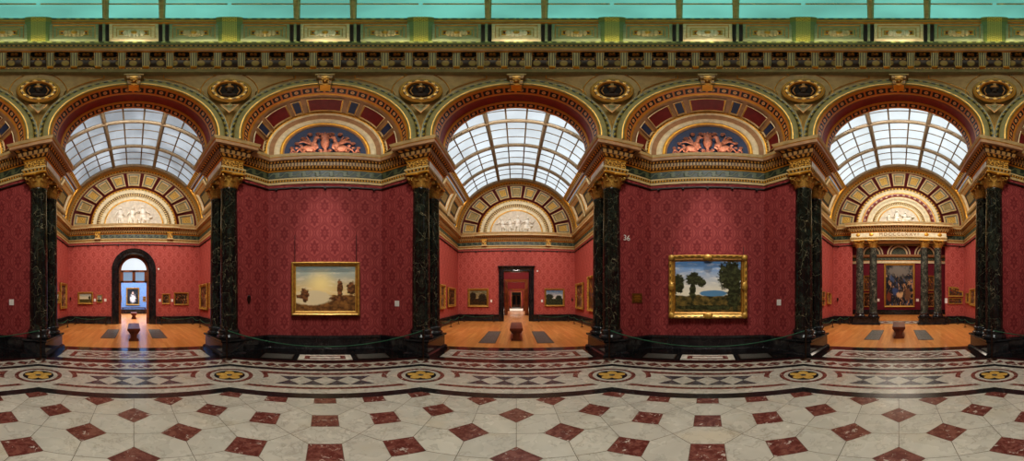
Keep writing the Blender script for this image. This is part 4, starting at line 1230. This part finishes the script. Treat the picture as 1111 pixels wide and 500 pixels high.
ob_card(45, 845.3, 328, .15, .18, 'label_white', 'wall_label', 'white square card on dark red wall right of the tree-filled landscape', 'wall label')
ob_card(-135, 12.7, 327.8, .17, .18, 'label_white', 'wall_label', 'white square card on red wall at the far left of the view', 'wall label')
end_card(0, 17.9, 533, 326.4, .14, .2, 'small white card right of the dark woodland picture')
end_card(0, 17.9, 588, 326.4, .14, .2, 'small white card left of the blue mountain picture')
end_card(-90, 15.85, 103, 325.5, .14, .18, 'small white card between the two landscapes left of the arched door')
end_card(-90, 15.85, 114.3, 325.5, .15, .18, 'small white card nearest the arched door on its left')
end_card(-90, 15.85, 173.4, 325.8, .15, .18, 'small white card nearest the arched door on its right')
end_card(-90, 15.85, 186.7, 325.8, .13, .18, 'small white card between the two dark figure pictures')
end_card(90, 15.85, 1026.5, 326.2, .18, .34, 'white card left of the stepped-top altarpiece')
for az, D, px, py, w in ((-90, 15.85, 172, 291.6, 'right of the arched door'), (0, 17.9, 583, 293.8, 'right of the rectangular black door')):
    x = D * tan(rel_az(px, az)); card(az, x, D - .005, EYE + elev(py) * D - .05, .12, .1, 0, 'label_white', 'wall_sensor', 'tiny white wall sensor high up ' + w, 'sensor', .04)
# thermo-hygrometers
def gauge(az, x, y, z, rz, label):
    root = thing('humidity_gauge', label, 'gauge', wpt(az, x, y) + (z,), -R(az) + rz)
    mb = MB(); mb.box(-.045, .045, -.05, 0, 0, .1, 'bronze'); mb.box(-.02, .02, -.035, 0, -.08, 0, 'bronze'); mb.build('case', root)
    mb = MB(); mb.lathe([(0, 0), (.04, 0), (.05, .04), (0, .06)], 12, 'black', (0, -.03, .1)); mb.build('dial', root)
x, y, z, rz = oblique(-45, 269.6, 326); gauge(-45, x, y, z, rz, 'small dark gauge on the shadowed red wall left of the harbour painting')
gauge(0, 17.88 * tan(rel_az(620.7, 0)), 17.88, EYE - .05, 0, 'small dark gauge on far wall right of the blue mountain picture')
gauge(90, 15.83 * tan(rel_az(909, 90)), 15.83, EYE - .05, 0, 'small dark gauge on far wall left of the column screen')
gauge(-90, 15.83 * tan(rel_az(76.5, -90)), 15.83, EYE + .0, 0, 'small dark gauge on far wall left of the pale landscape')
# brass notice left of the landscape
x, y, z, rz = oblique(45, 691, 323.3)
root = thing('brass_plaque', 'brown brass plaque with lines of lettering on red wall left of the tree-filled landscape', 'plaque', wpt(45, x, y) + (z - .14,), -R(45) + rz)
mb = MB(); mb.box(-.18, .18, -.02, -.004, 0, .28, 'brass'); mb.build('plate', root)
for i in range(5):
    mb = MB(); w = (.09, .12, .1, .13, .07)[i]; mb.box(-w, w, -.026, -.02, .22 - i * .042, .232 - i * .042, 'gold'); mb.build('text_line', root)
# room number
x, y, z, rz = oblique(45, 679.6, 257.5)
cu = bpy.data.curves.new('room_number', 'FONT'); cu.body = '36'; cu.size = .24; cu.align_x = 'CENTER'; cu.extrude = .006
to = bpy.data.objects.new('tmp', cu); C.objects.link(to); bpy.context.view_layer.update()
me = bpy.data.meshes.new_from_object(to); bpy.data.objects.remove(to)
o = bpy.data.objects.new('room_number', me); C.objects.link(o); me.materials.append(MAT['label_white'])
nx, ny = sin(rz) * .02, -cos(rz) * .02
o.location = wpt(45, x + nx, y + ny) + (z - .1,); o.rotation_euler = (PI / 2, 0, -R(45) + rz)
tag(o, 'white painted room number 36 high on the red wall beside the column', 'room number')

# ------------------------------------------------------------------ barriers
def catenary(p, q, sag, n=20):
    p, q = Vector(p), Vector(q)
    return [p + (q - p) * (i / n) - Vector((0, 0, sag * 4 * (i / n) * (1 - i / n))) for i in range(n + 1)]
st0 = None
def stanchion(loc, label):
    global st0
    if st0 is None:
        st0 = thing('barrier_stanchion', label, 'stanchion', loc, 0, 'bronze stanchions in front of the niches')
        mb = MB(); mb.lathe([(0, 0), (.15, 0), (.15, .015), (.05, .035), (.03, .05), (0, .05)], 20, 'bronze'); mb.build('base', st0)
        mb = MB(); mb.lathe([(.02, .04), (.02, .84), (.028, .85), (.03, .88), (.0, .9)], 12, 'bronze'); mb.build('post', st0)
        mb = MB(); mb.lathe([(.02, .76), (.035, .77), (.035, .81), (.02, .82)], 12, 'bronze'); mb.build('rope_ring', st0)
        return st0
    return dup(st0, label, loc)
for az, nm, vis in ((-135, 'far left wall', (1,)), (-45, 'harbour painting', (-1, 1)), (45, 'tree-filled landscape', (-1, 1)), (135, 'far right wall', (-1,))):
    pts = []
    for sg in (-1, 1):
        x, y = wpt(az, sg * 2.5, 5.86); pts.append((x, y, .79))
        if sg in vis: stanchion((x, y, 0.002), 'thin bronze rope stanchion at the %s end of the rope by the %s' % ('left' if sg < 0 else 'right', nm) if len(vis) > 1 else 'thin bronze rope stanchion by the column at the %s' % nm)
    mb = MB()
    if len(vis) == 1:       # only the visible half is slung, to a wall hook
        a, b = (pts[1], pts[0]) if vis[0] == 1 else (pts[0], pts[1])
        x, y = wpt(az, -vis[0] * 1.0, 7.25)
        mb.tube(catenary(a, (x, y, .5), .12), .014, 'rope', 6)
    else: mb.tube(catenary(pts[0], pts[1], .34, 30), .014, 'rope', 6)
    tag(mb.build('barrier_rope'), 'thin green barrier rope hanging across the niche of the %s' % nm if len(vis) > 1 else 'thin green barrier rope by the %s' % nm, 'rope')
bp0 = None
def post(loc, label):
    global bp0
    if bp0 is None:
        bp0 = thing('barrier_post', label, 'barrier post', loc, 0, 'low rope posts in the galleries')
        mb = MB(); mb.lathe([(0, 0), (.1, 0), (.1, .012), (.03, .03), (0, .03)], 12, 'bronze'); mb.build('base', bp0)
        mb = MB(); mb.lathe([(.02, .02), (.02, .46), (.03, .47), (0, .5)], 8, 'bronze'); mb.build('post', bp0)
        return bp0
    return dup(bp0, label, loc)
NAMES = {-90: 'left-hand gallery', 0: 'middle gallery', 90: 'right-hand gallery'}
ORD = ['nearest the columns', 'second from columns', 'third from columns', 'in the far corner', 'nearest the doorway']
for az, (D, *_r) in GAL.items():
    for sg in (-1, 1):
        ex = {-90: 1.75, 0: 1.6, 90: 3.15}[az]
        ys = [D - 6.2, D - 4.3, D - 2.4]
        P = [(sg * 3.75, y) for y in ys] + [(sg * 3.75, D - .65), (sg * ex, D - .55)]
        s = 'left' if sg < 0 else 'right'
        w = []
        for i, (x, y) in enumerate(P):
            px, py = wpt(az, x, y); w.append((px, py, .46))
            post((px, py, .001), 'low bronze barrier post, %s wall of the %s, %s' % (s, NAMES[az], ORD[i]))
        mb = MB(); line = []
        for i in range(len(w) - 1): line += catenary(w[i], w[i + 1], .12, 8)[(1 if i else 0):]
        mb.tube(line, .016, 'rope', 5)
        tag(mb.build('barrier_rope'), 'low green barrier rope along the %s wall of the %s' % (s, NAMES[az]), 'rope')

# ------------------------------------------------------------------ benches and floor grilles
def bench(az, x, y, L, W, H, label):
    root = thing('wooden_bench', label, 'bench', wpt(az, x, y) + (.002,), -R(az), 'dark wooden benches in line with the doors')
    mb = MB()
    mb.box(-W / 2, W / 2, -L / 2, L / 2, H - .09, H, 'bench_wood'); mb.box(-W / 2 + .03, W / 2 - .03, -L / 2 + .03, L / 2 - .03, H - .13, H - .09, 'bench_wood'); mb.build('seat', root)
    for sg in (-1, 1):
        e = MB(); yy = sg * (L / 2 - .16)
        w0 = W / 2 - .05; w1 = W / 2 - .12
        for ya, yb in ((yy - .07, yy + .07),):
            out = [(-w0, .0), (w0, .0), (w0, .06), (w1, .1), (w1, H - .22), (w0, H - .16), (w0, H - .13), (-w0, H - .13), (-w0, H - .16), (-w1, H - .22), (-w1, .1), (-w0, .06)]
            e.poly([(px, ya, pz) for px, pz in out], 'bench_wood'); e.poly([(px, yb, pz) for px, pz in reversed(out)], 'bench_wood')
            for i in range(len(out)):
                (a, b), (cc, d) = out[i], out[(i + 1) % len(out)]
                e.poly([(a, ya, b), (cc, ya, d), (cc, yb, d), (a, yb, b)], 'bench_wood')
        e.build('end_support', root)
    mb = MB(); mb.box(-.04, .04, -L / 2 + .2, L / 2 - .2, .12, .24, 'bench_wood'); mb.build('stretcher', root)
    return root
bench(0, 0, 10.55, 2.6, .50, .49, 'dark wooden bench on the wood floor in the middle gallery')
bench(-90, 0, 10.3, 2.2, .48, .49, 'dark wooden bench on the wood floor in the left-hand gallery, nearer of two in line')
bench(-90, 0, 20.6, 1.8, .5, .5, 'dark bench seen through the arched door of the left-hand gallery')
bench(90, 0, 10.9, 2.2, .52, .49, 'dark wooden bench on the wood floor in the right-hand gallery')
for az, (D, *_r) in GAL.items():
    y0, y1 = {-90: (9.9, 12.9), 0: (8.75, 12.1), 90: (9.5, 12.6)}[az]
    for sg in (-1, 1):
        cx = sg * 1.07
        root = thing('floor_grille', 'grey iron grille set in the wood floor on the %s of the %s bench' % ('left' if sg < 0 else 'right', NAMES[az]), 'floor grille', wpt(az, cx, (y0 + y1) / 2) + (.003,), -R(az), 'iron floor grilles beside the benches')
        L = (y1 - y0) / 2
        fm = MB(); fm.box(-.31, .31, -L, L, 0, .006, 'iron'); fm.build('frame', root)
        for k in (-1, 1):
            gm = MB(); a, b = (-L + .03, -.02) if k < 0 else (.02, L - .03)
            gm.poly([(-.28, a, .0065), (.28, a, .0065), (.28, b, .0065), (-.28, b, .0065)], 'iron_grille', [(0, 0), (.56, 0), (.56, (b - a) / .9), (0, (b - a) / .9)]); gm.build('grating', root)
for az, nm in ((-45, 'harbour painting'), (45, 'tree-filled landscape')):
    for sg in (-1, 1):
        cx = sg * 1.3
        root = thing('floor_grille', 'dark iron grille in black floor on the %s below the %s' % ('left' if sg < 0 else 'right', nm), 'floor grille', wpt(az, cx, 6.62) + (.003,), -R(az), 'dark grilles at the foot of the niches')
        fm = MB(); fm.box(-.44, .44, -.3, .3, 0, .006, 'bronze'); fm.build('frame', root)
        gm = MB(); gm.poly([(-.41, -.27, .0068), (.41, -.27, .0068), (.41, .27, .0068), (-.41, .27, .0068)], 'iron_grille', [(0, 0), (.82, 0), (.82, .6), (0, .6)]); gm.build('grating', root)

# ------------------------------------------------------------------ doors and rooms beyond
def jamb(mb, path, prof, key, y):
    """frame following an opening outline path [(x,z)], prof [(outward offset, y)]"""
    P = [Vector((x, 0, z)) for x, z in path]; fr = []; s = 0
    for i, p in enumerate(P):
        ds = []
        if i > 0: ds.append((p - P[i - 1]).normalized())
        if i < len(P) - 1: ds.append((P[i + 1] - p).normalized())
        ns = [Vector((-d.z, 0, d.x)) for d in ds]; m = sum(ns, Vector()); m.normalize(); m /= max(.3, m.dot(ns[0]))
        if i: s += (p - P[i - 1]).length
        fr.append((p, m, Vector((0, 1, 0)), s))
    mb.loft(fr, [(a, y + b) for a, b in prof], [key] * (len(prof) - 1))
FR = [(-.0, .5), (0, -.04), (.06, -.12), (.14, -.09), (.2, -.13), (.36, -.18), (.38, 0)]
def rect_path(w, h): return [(-w, 0), (-w, h), (w, h), (w, 0)]
def arch_path(w, h, n=24): return [(-w, 0)] + [(-w * cos(PI * i / n), h + w * sin(PI * i / n)) for i in range(n + 1)] + [(w, 0)]
mb = MB(0); jamb(mb, rect_path(.92, 3.66), FR, 'black_marble', 17.9); d1 = struct(mb.build('door_1'))
mb = MB(0); mb.box(-1.36, 1.36, 17.62, 17.9, 3.98, 4.06, 'black_marble'); mb.build('door_hood', d1)
mb = MB(-90); jamb(mb, arch_path(.98, 3.53), [(0, .5), (0, -.04), (.07, -.12), (.16, -.09), (.24, -.14), (.44, -.18), (.47, 0)], 'black_marble', 15.85); d2 = struct(mb.build('door_2'))
# wooden inner frame of arched door
mb = MB(-90); jamb(mb, arch_path(.84, 3.53), [(0, .1), (0, 0), (.15, 0)], 'door_wood', 16.15); mb.box(-.86, .86, 16.1, 16.25, 2.72, 2.84, 'door_wood'); mb.box(-.86, .86, 16.1, 16.25, 3.42, 3.55, 'door_wood')
for x in (-.8, 0, .8): mb.box(x - .1, x + .1, 16.1, 16.25, 2.72, 3.5, 'door_wood')
mb.build('door_frame', d2)
mb = MB(-90); mb.poly([(-.84, 16.2, 2.8), (.84, 16.2, 2.8), (.84, 16.2, 3.45), (-.84, 16.2, 3.45)], 'transom_glass'); mb.build('transom_pane', d2)
mb = MB(-90); mb.poly([(.84 * cos(PI * i / 20), 16.2, 3.53 + .84 * sin(PI * i / 20)) for i in range(21)], 'bright_glass'); mb.build('fanlight_pane', d2)
# blue room
def room(az, y0, y1, hw, h, wall, floor, ceil, nm, opening=None, back=True):
    for sg, s in ((-1, 'left'), (1, 'right')):
        mb = MB(az); mb.poly([(sg * hw, y0, 0), (sg * hw, y1, 0), (sg * hw, y1, h), (sg * hw, y0, h)], wall); 
        struct(mb.build('wall_%s_%s' % (nm, s)))
    mb = MB(az)
    if opening: wall_opening(mb, -hw, hw, y1, 0, h, opening[0], opening[1], wall)
    else: mb.poly([(-hw, y1, 0), (hw, y1, 0), (hw, y1, h), (-hw, y1, h)], wall)
    struct(mb.build('wall_%s_end' % nm))
    mb = MB(az); mb.poly([(-hw, y0 - .6, -.001), (hw, y0 - .6, -.001), (hw, y1 + .3, -.001), (-hw, y1 + .3, -.001)], floor, [(-hw, y0), (hw, y0), (hw, y1), (-hw, y1)]); struct(mb.build('floor'))
    mb = MB(az); mb.poly([(-hw, y0, h), (hw, y0, h), (hw, y1, h), (-hw, y1, h)], ceil); struct(mb.build('ceiling'))
    mb = MB(az); ow = opening[0] + .3 if opening else 0
    for a, b in (((-hw, -ow), (ow, hw)) if opening else ((-hw, hw),)): mb.box(a, b, y1 - .1, y1, 0, .5, 'black_marble')
    struct(mb.build('baseboard_%s' % nm))
room(-90, 16.4, 28, 5, 7, 'blue_wall', 'parquet', 'white_wall', 'blue_room')
end_painting(-90, 28, 137, 151.2, 312, 331, 1.4, 'ornate', 'canvas_white_dress', 'gilt-framed picture of a pale figure on the blue wall, seen through the arched door')
end_painting(-90, 28, 128.6, 132, 320.5, 327.5, .6, 'plain', 'canvas_figures', 'small dark picture on the blue wall, left of the pale figure')
end_painting(-90, 28, 155, 158.4, 321.5, 327, .6, 'plain', 'canvas_saints', 'small gilt picture on the blue wall, right of the pale figure')
root = thing('long_table', 'long low dark table against the blue wall beneath the pale figure picture', 'table', wpt(-90, 0, 27.2) + (0,), R(90))
mb = MB(); mb.box(-1.35, 1.35, -.25, .25, .62, .72, 'bronze'); mb.build('table_top', root)
for sx in (-1, 1):
    for sy in (-1, 1):
        mb = MB(); mb.box(sx * 1.25 - .05, sx * 1.25 + .05, sy * .18 - .05, sy * .18 + .05, 0, .62, 'bronze'); mb.build('leg', root)
# enfilade
room(0, 18.4, 25, 4, 5.5, 'crimson', 'parquet', 'graygreen', 'second_room', (.9, 3.4))
room(0, 25.3, 34, 4, 5.5, 'crimson', 'parquet', 'white_wall', 'third_room', (.95, 2.9))
room(0, 34.3, 44, 3, 4.5, 'crimson', 'slab_white', 'white_wall', 'fourth_room', (.8, 2.9))
room(0, 44.3, 52, 2.5, 4.0, 'iron', 'slab_white', 'white_wall', 'fifth_room')
for n_, (y, w, h, t) in enumerate(((25, .9, 3.4, .28), (34, .95, 2.9, .2), (44, .8, 2.9, .2))):
    mb = MB(0); jamb(mb, rect_path(w, h), [(0, .4), (0, -.05), (t, -.08), (t, 0)], 'door_wood', y); struct(mb.build('door_%d' % (3 + n_)))
root = thing('glass_door', 'dark glazed double door closing the far end of the line of doorways', 'door', wpt(0, 0, 51.8) + (0,), 0)
for sg in (-1, 1):
    mb = MB(); mb.box(min(0, sg * .9), max(0, sg * .9), -.04, 0, 0, 2.6, 'door_wood'); leaf = mb.build('door_leaf', root)
    mb = MB(); mb.box(min(sg * .15, sg * .75), max(sg * .15, sg * .75), -.05, -.04, .5, 2.4, 'black'); mb.build('pane', leaf)
# columns screen and large altar room
for sg in (-1, 1):
    s = 'left' if sg < 0 else 'right'
    x0, x1 = sorted((sg * 1.2, sg * 2.98))
    pedestal(90, x0, x1, 15.2, 15.98, 'black pedestal under the column pair on the %s of the screen below the dated frieze' % s)
    column(90, sg * 2.52, 15.58, .5, 'mottled green marble column, outer of the pair at the %s of the far column screen' % s, 'column_marble_light', 'mottled marble columns of the far screen')
    column(90, sg * 1.64, 15.58, .5, 'mottled green marble column, inner of the pair at the %s of the far column screen' % s, 'column_marble_light', 'mottled marble columns of the far screen')
room(90, 16.4, 26, 5.4, 7.4, 'darkred_wall', 'parquet', 'tan', 'altar_room')
mb = MB(90)
def fl(x, y0, y1, k, z): mb.poly([(-x, y0, z), (x, y0, z), (x, y1, z), (-x, y1, z)], k, [(-x, y0), (x, y0), (x, y1), (-x, y1)])
fl(3.2, 15.9, 18.2, 'black_floor', .004); fl(2.9, 16.2, 17.9, 'floor_white', .006); fl(2.7, 16.5, 17.6, 'floor_red', .007); fl(2.5, 16.7, 17.4, 'floor_white', .008)
for i in range(8): cx = -2.1 + .6 * i; mb.poly([(cx - .25, 17.05, .009), (cx, 16.75, .009), (cx + .25, 17.05, .009), (cx, 17.35, .009)], 'floor_red')
struct(mb.build('floor'))
mb = MB(90); sweep(mb, [(-5.4, 26), (5.4, 26)], [(0, 5.5), (.1, 5.5), (.1, 5.75), (.14, 5.8), (.06, 5.82), (.06, 6.1), (.3, 6.2), (.4, 6.4), (0, 6.42)], ['pale', 'pale', 'gold', 'pale', 'frieze_green', 'egg_gold', 'pink', 'pale']); tr = struct(mb.build('trim_8'))
for cx in (-2.9, 0, 2.9):
    mb = MB(90); n = 20
    fr = [(Vector((cx, 0, 6.45)), Vector((cos(PI * i / n), 0, sin(PI * i / n))), Vector((0, 1, 0)), 1.2 * PI * i / n) for i in range(n + 1)]
    mb.loft(fr, [(1.25, 26), (1.25, 25.8), (1.1, 25.8), (.95, 25.85), (.8, 25.85), (.78, 25.95), (0, 25.96)], ['pale', 'pale', 'maroon', 'pale', 'gold', 'frieze_green'])
    mb.build('lunette_arch', tr)
end_painting(90, 26, 959.2, 992.5, 286, 333.2, 2, 'plain', 'canvas_altar', 'very large gilt-framed religious-looking picture of dark sky and figures beyond the column screen', name='framed_painting')
for sg in (-1, 1):
    s = 'left' if sg < 0 else 'right'
    cx = 975.3 + sg * 34.5
    end_painting(90, 26, cx - 4, cx + 4, 299, 315.5, 1, 'plain', 'canvas_saints', 'gold panel picture glimpsed between the columns at the %s of the screen, upper one' % s)
    end_painting(90, 26, cx - 4, cx + 4, 317.5, 333, 1, 'plain', 'canvas_feast', 'gold panel picture glimpsed between the columns at the %s of the screen, lower one' % s)
end_card(90, 26, 952.8, 325.5, .3, .3, 'white card left of the very large picture beyond the column screen')
end_card(90, 26, 993.9+1.5, 325.5, .3, .3, 'white card right of the very large picture beyond the column screen')

# ------------------------------------------------------------------ light
def area(loc, rot, sx, sy, W, colr=(1, 1, 1), shape='RECTANGLE', spread=None):
    l = bpy.data.lights.new('area_source', 'AREA'); l.energy = W; l.color = colr; l.shape = shape; l.size = sx; l.size_y = sy
    if spread: l.spread = R(spread)
    o = bpy.data.objects.new('area_light', l); C.objects.link(o); o.location = loc; o.rotation_euler = rot; return o
def spot(loc, target, W, ang, colr=(1, .86, .7), blend=.6, soft=.03):
    l = bpy.data.lights.new('spot', 'SPOT'); l.energy = W; l.color = colr; l.spot_size = R(ang); l.spot_blend = blend; l.shadow_soft_size = soft
    o = bpy.data.objects.new('spot_lamp', l); C.objects.link(o); o.location = loc
    o.rotation_euler = (Vector(target) - Vector(loc)).to_track_quat('-Z', 'Y').to_euler(); return o
def point(loc, W, colr=(1, .9, .78), soft=.05):
    l = bpy.data.lights.new('bulb', 'POINT'); l.energy = W; l.color = colr; l.shadow_soft_size = soft
    o = bpy.data.objects.new('bulb_lamp', l); C.objects.link(o); o.location = loc; return o
area((0, 0, 9.5), (0, 0, 0), 3, 3, 265, (1, .97, .92), 'DISK')  # unseen disc light in mid-air, added to light the octagon
area((0, 0, 11.3), (0, 0, 0), 3, 3, 150, (1, .97, .88), 'DISK')  # second added disc, higher up, to brighten the cornice
for az in FACES:       # uplights behind the cornice lip, one below each middle panel
    x, y = wpt(az, 0, 5.22); area((x, y, 11.15), (R(160), 0, -R(az)), .5, .12, 3, (1, .93, .86))
    for q in (-14, 14, 22.5):
        x, y = wpt(az + q, 0, 5.2); area((x, y, 11.15), (R(160), 0, -R(az + q)), .9, .1, 2.6, (1, .92, .8))  # weaker uplights added at sides and corners to lift the drum
for az in FACES:       # cornice floodlights on the pictures and strip lamps in the lunettes
    if az % 90:
        x, y = wpt(az, 0, 5.2); t = wpt(az, 0, 7.38)
        spot((x, y, 9.9), t + (1.35,), 1300, 24, (1, .93, .86), 1)
        x, y = wpt(az, 0, 7.16); area((x, y, 6.64), (PI, 0, -R(az)), 2.2, .08, 6, (1, .84, .68))
for az, (D, *_r) in GAL.items():
    for yy in (9.6, 11.6, 13.6):
        for sg in (-1, 1):
            p = wpt(az, sg * 2.6, yy); t = wpt(az, -sg * 4.38, yy + .8)
            spot(p + (9.7,), t + (1.9,), 320, 62, (1, .95, .88), 1, .02)
    for sg in (-1, 1):
        p = wpt(az, sg * 2.2, D - 4.6); t = wpt(az, sg * 2.3, D)
        spot(p + (10.1,), t + (1.9,), 480, 46, (1, .95, .88), 1, .02)
    x, y = wpt(az, 0, 8.3); area((x, y, 10.0), (R(66), 0, -R(az)), 3.0, .6, 120, (1, .95, .9), spread=120)  # unseen light behind the arch, added to brighten vault and lunette
    p = wpt(az, 0, D - 6); t = wpt(az, 0, D)
    spot(p + (10.5,), t + (7.4,), 190, 60, (1, .95, .88), 1, .02)
    p = wpt(az, 0, D - 5)
    spot(p + (10.5,), wpt(az, 0, D - 4.6) + (0,), 760, 74, (1, .95, .86), 1, .02)
def down(az, y, z, sx, sy, W, colr): area(wpt(az, 0, y) + (z,), (0, 0, -R(az)), sx, sy, W, colr)  # unseen area lights added to brighten the rooms beyond
down(-90, 22, 6.9, 6, 6, 900, (.95, .97, 1))
for y, z, W in ((21.7, 5.4, 110), (29.6, 5.4, 170), (39, 4.4, 300), (48, 3.9, 20)): down(0, y, z, 4, 5, W, (1, .92, .82))
down(90, 21, 7.3, 6, 6, 280, (1, .88, .74))
w = bpy.data.worlds.new('World'); bpy.context.scene.world = w; w.use_nodes = True
w.node_tree.nodes['Background'].inputs[0].default_value = (.5, .55, .6, 1); w.node_tree.nodes['Background'].inputs[1].default_value = .3

# ------------------------------------------------------------------ camera
cam = bpy.data.cameras.new('camera'); co = bpy.data.objects.new('camera', cam); C.objects.link(co)
cam.type = 'PANO'; cam.panorama_type = 'EQUIRECTANGULAR'
cam.latitude_max = R(Y0 / PPD); cam.latitude_min = -R((500 - Y0) / PPD)
half = 1111 / PPD / 2
cam.longitude_min = -R(half); cam.longitude_max = R(half)
co.location = (0, 0, EYE); co.rotation_euler = (PI / 2, 0, -R((555.5 - XC) / PPD))
cam.clip_start = .01; cam.clip_end = 200
sc = bpy.context.scene; sc.camera = co
sc.view_settings.view_transform = 'Standard'; sc.view_settings.look = 'Medium High Contrast'; sc.view_settings.exposure = .6
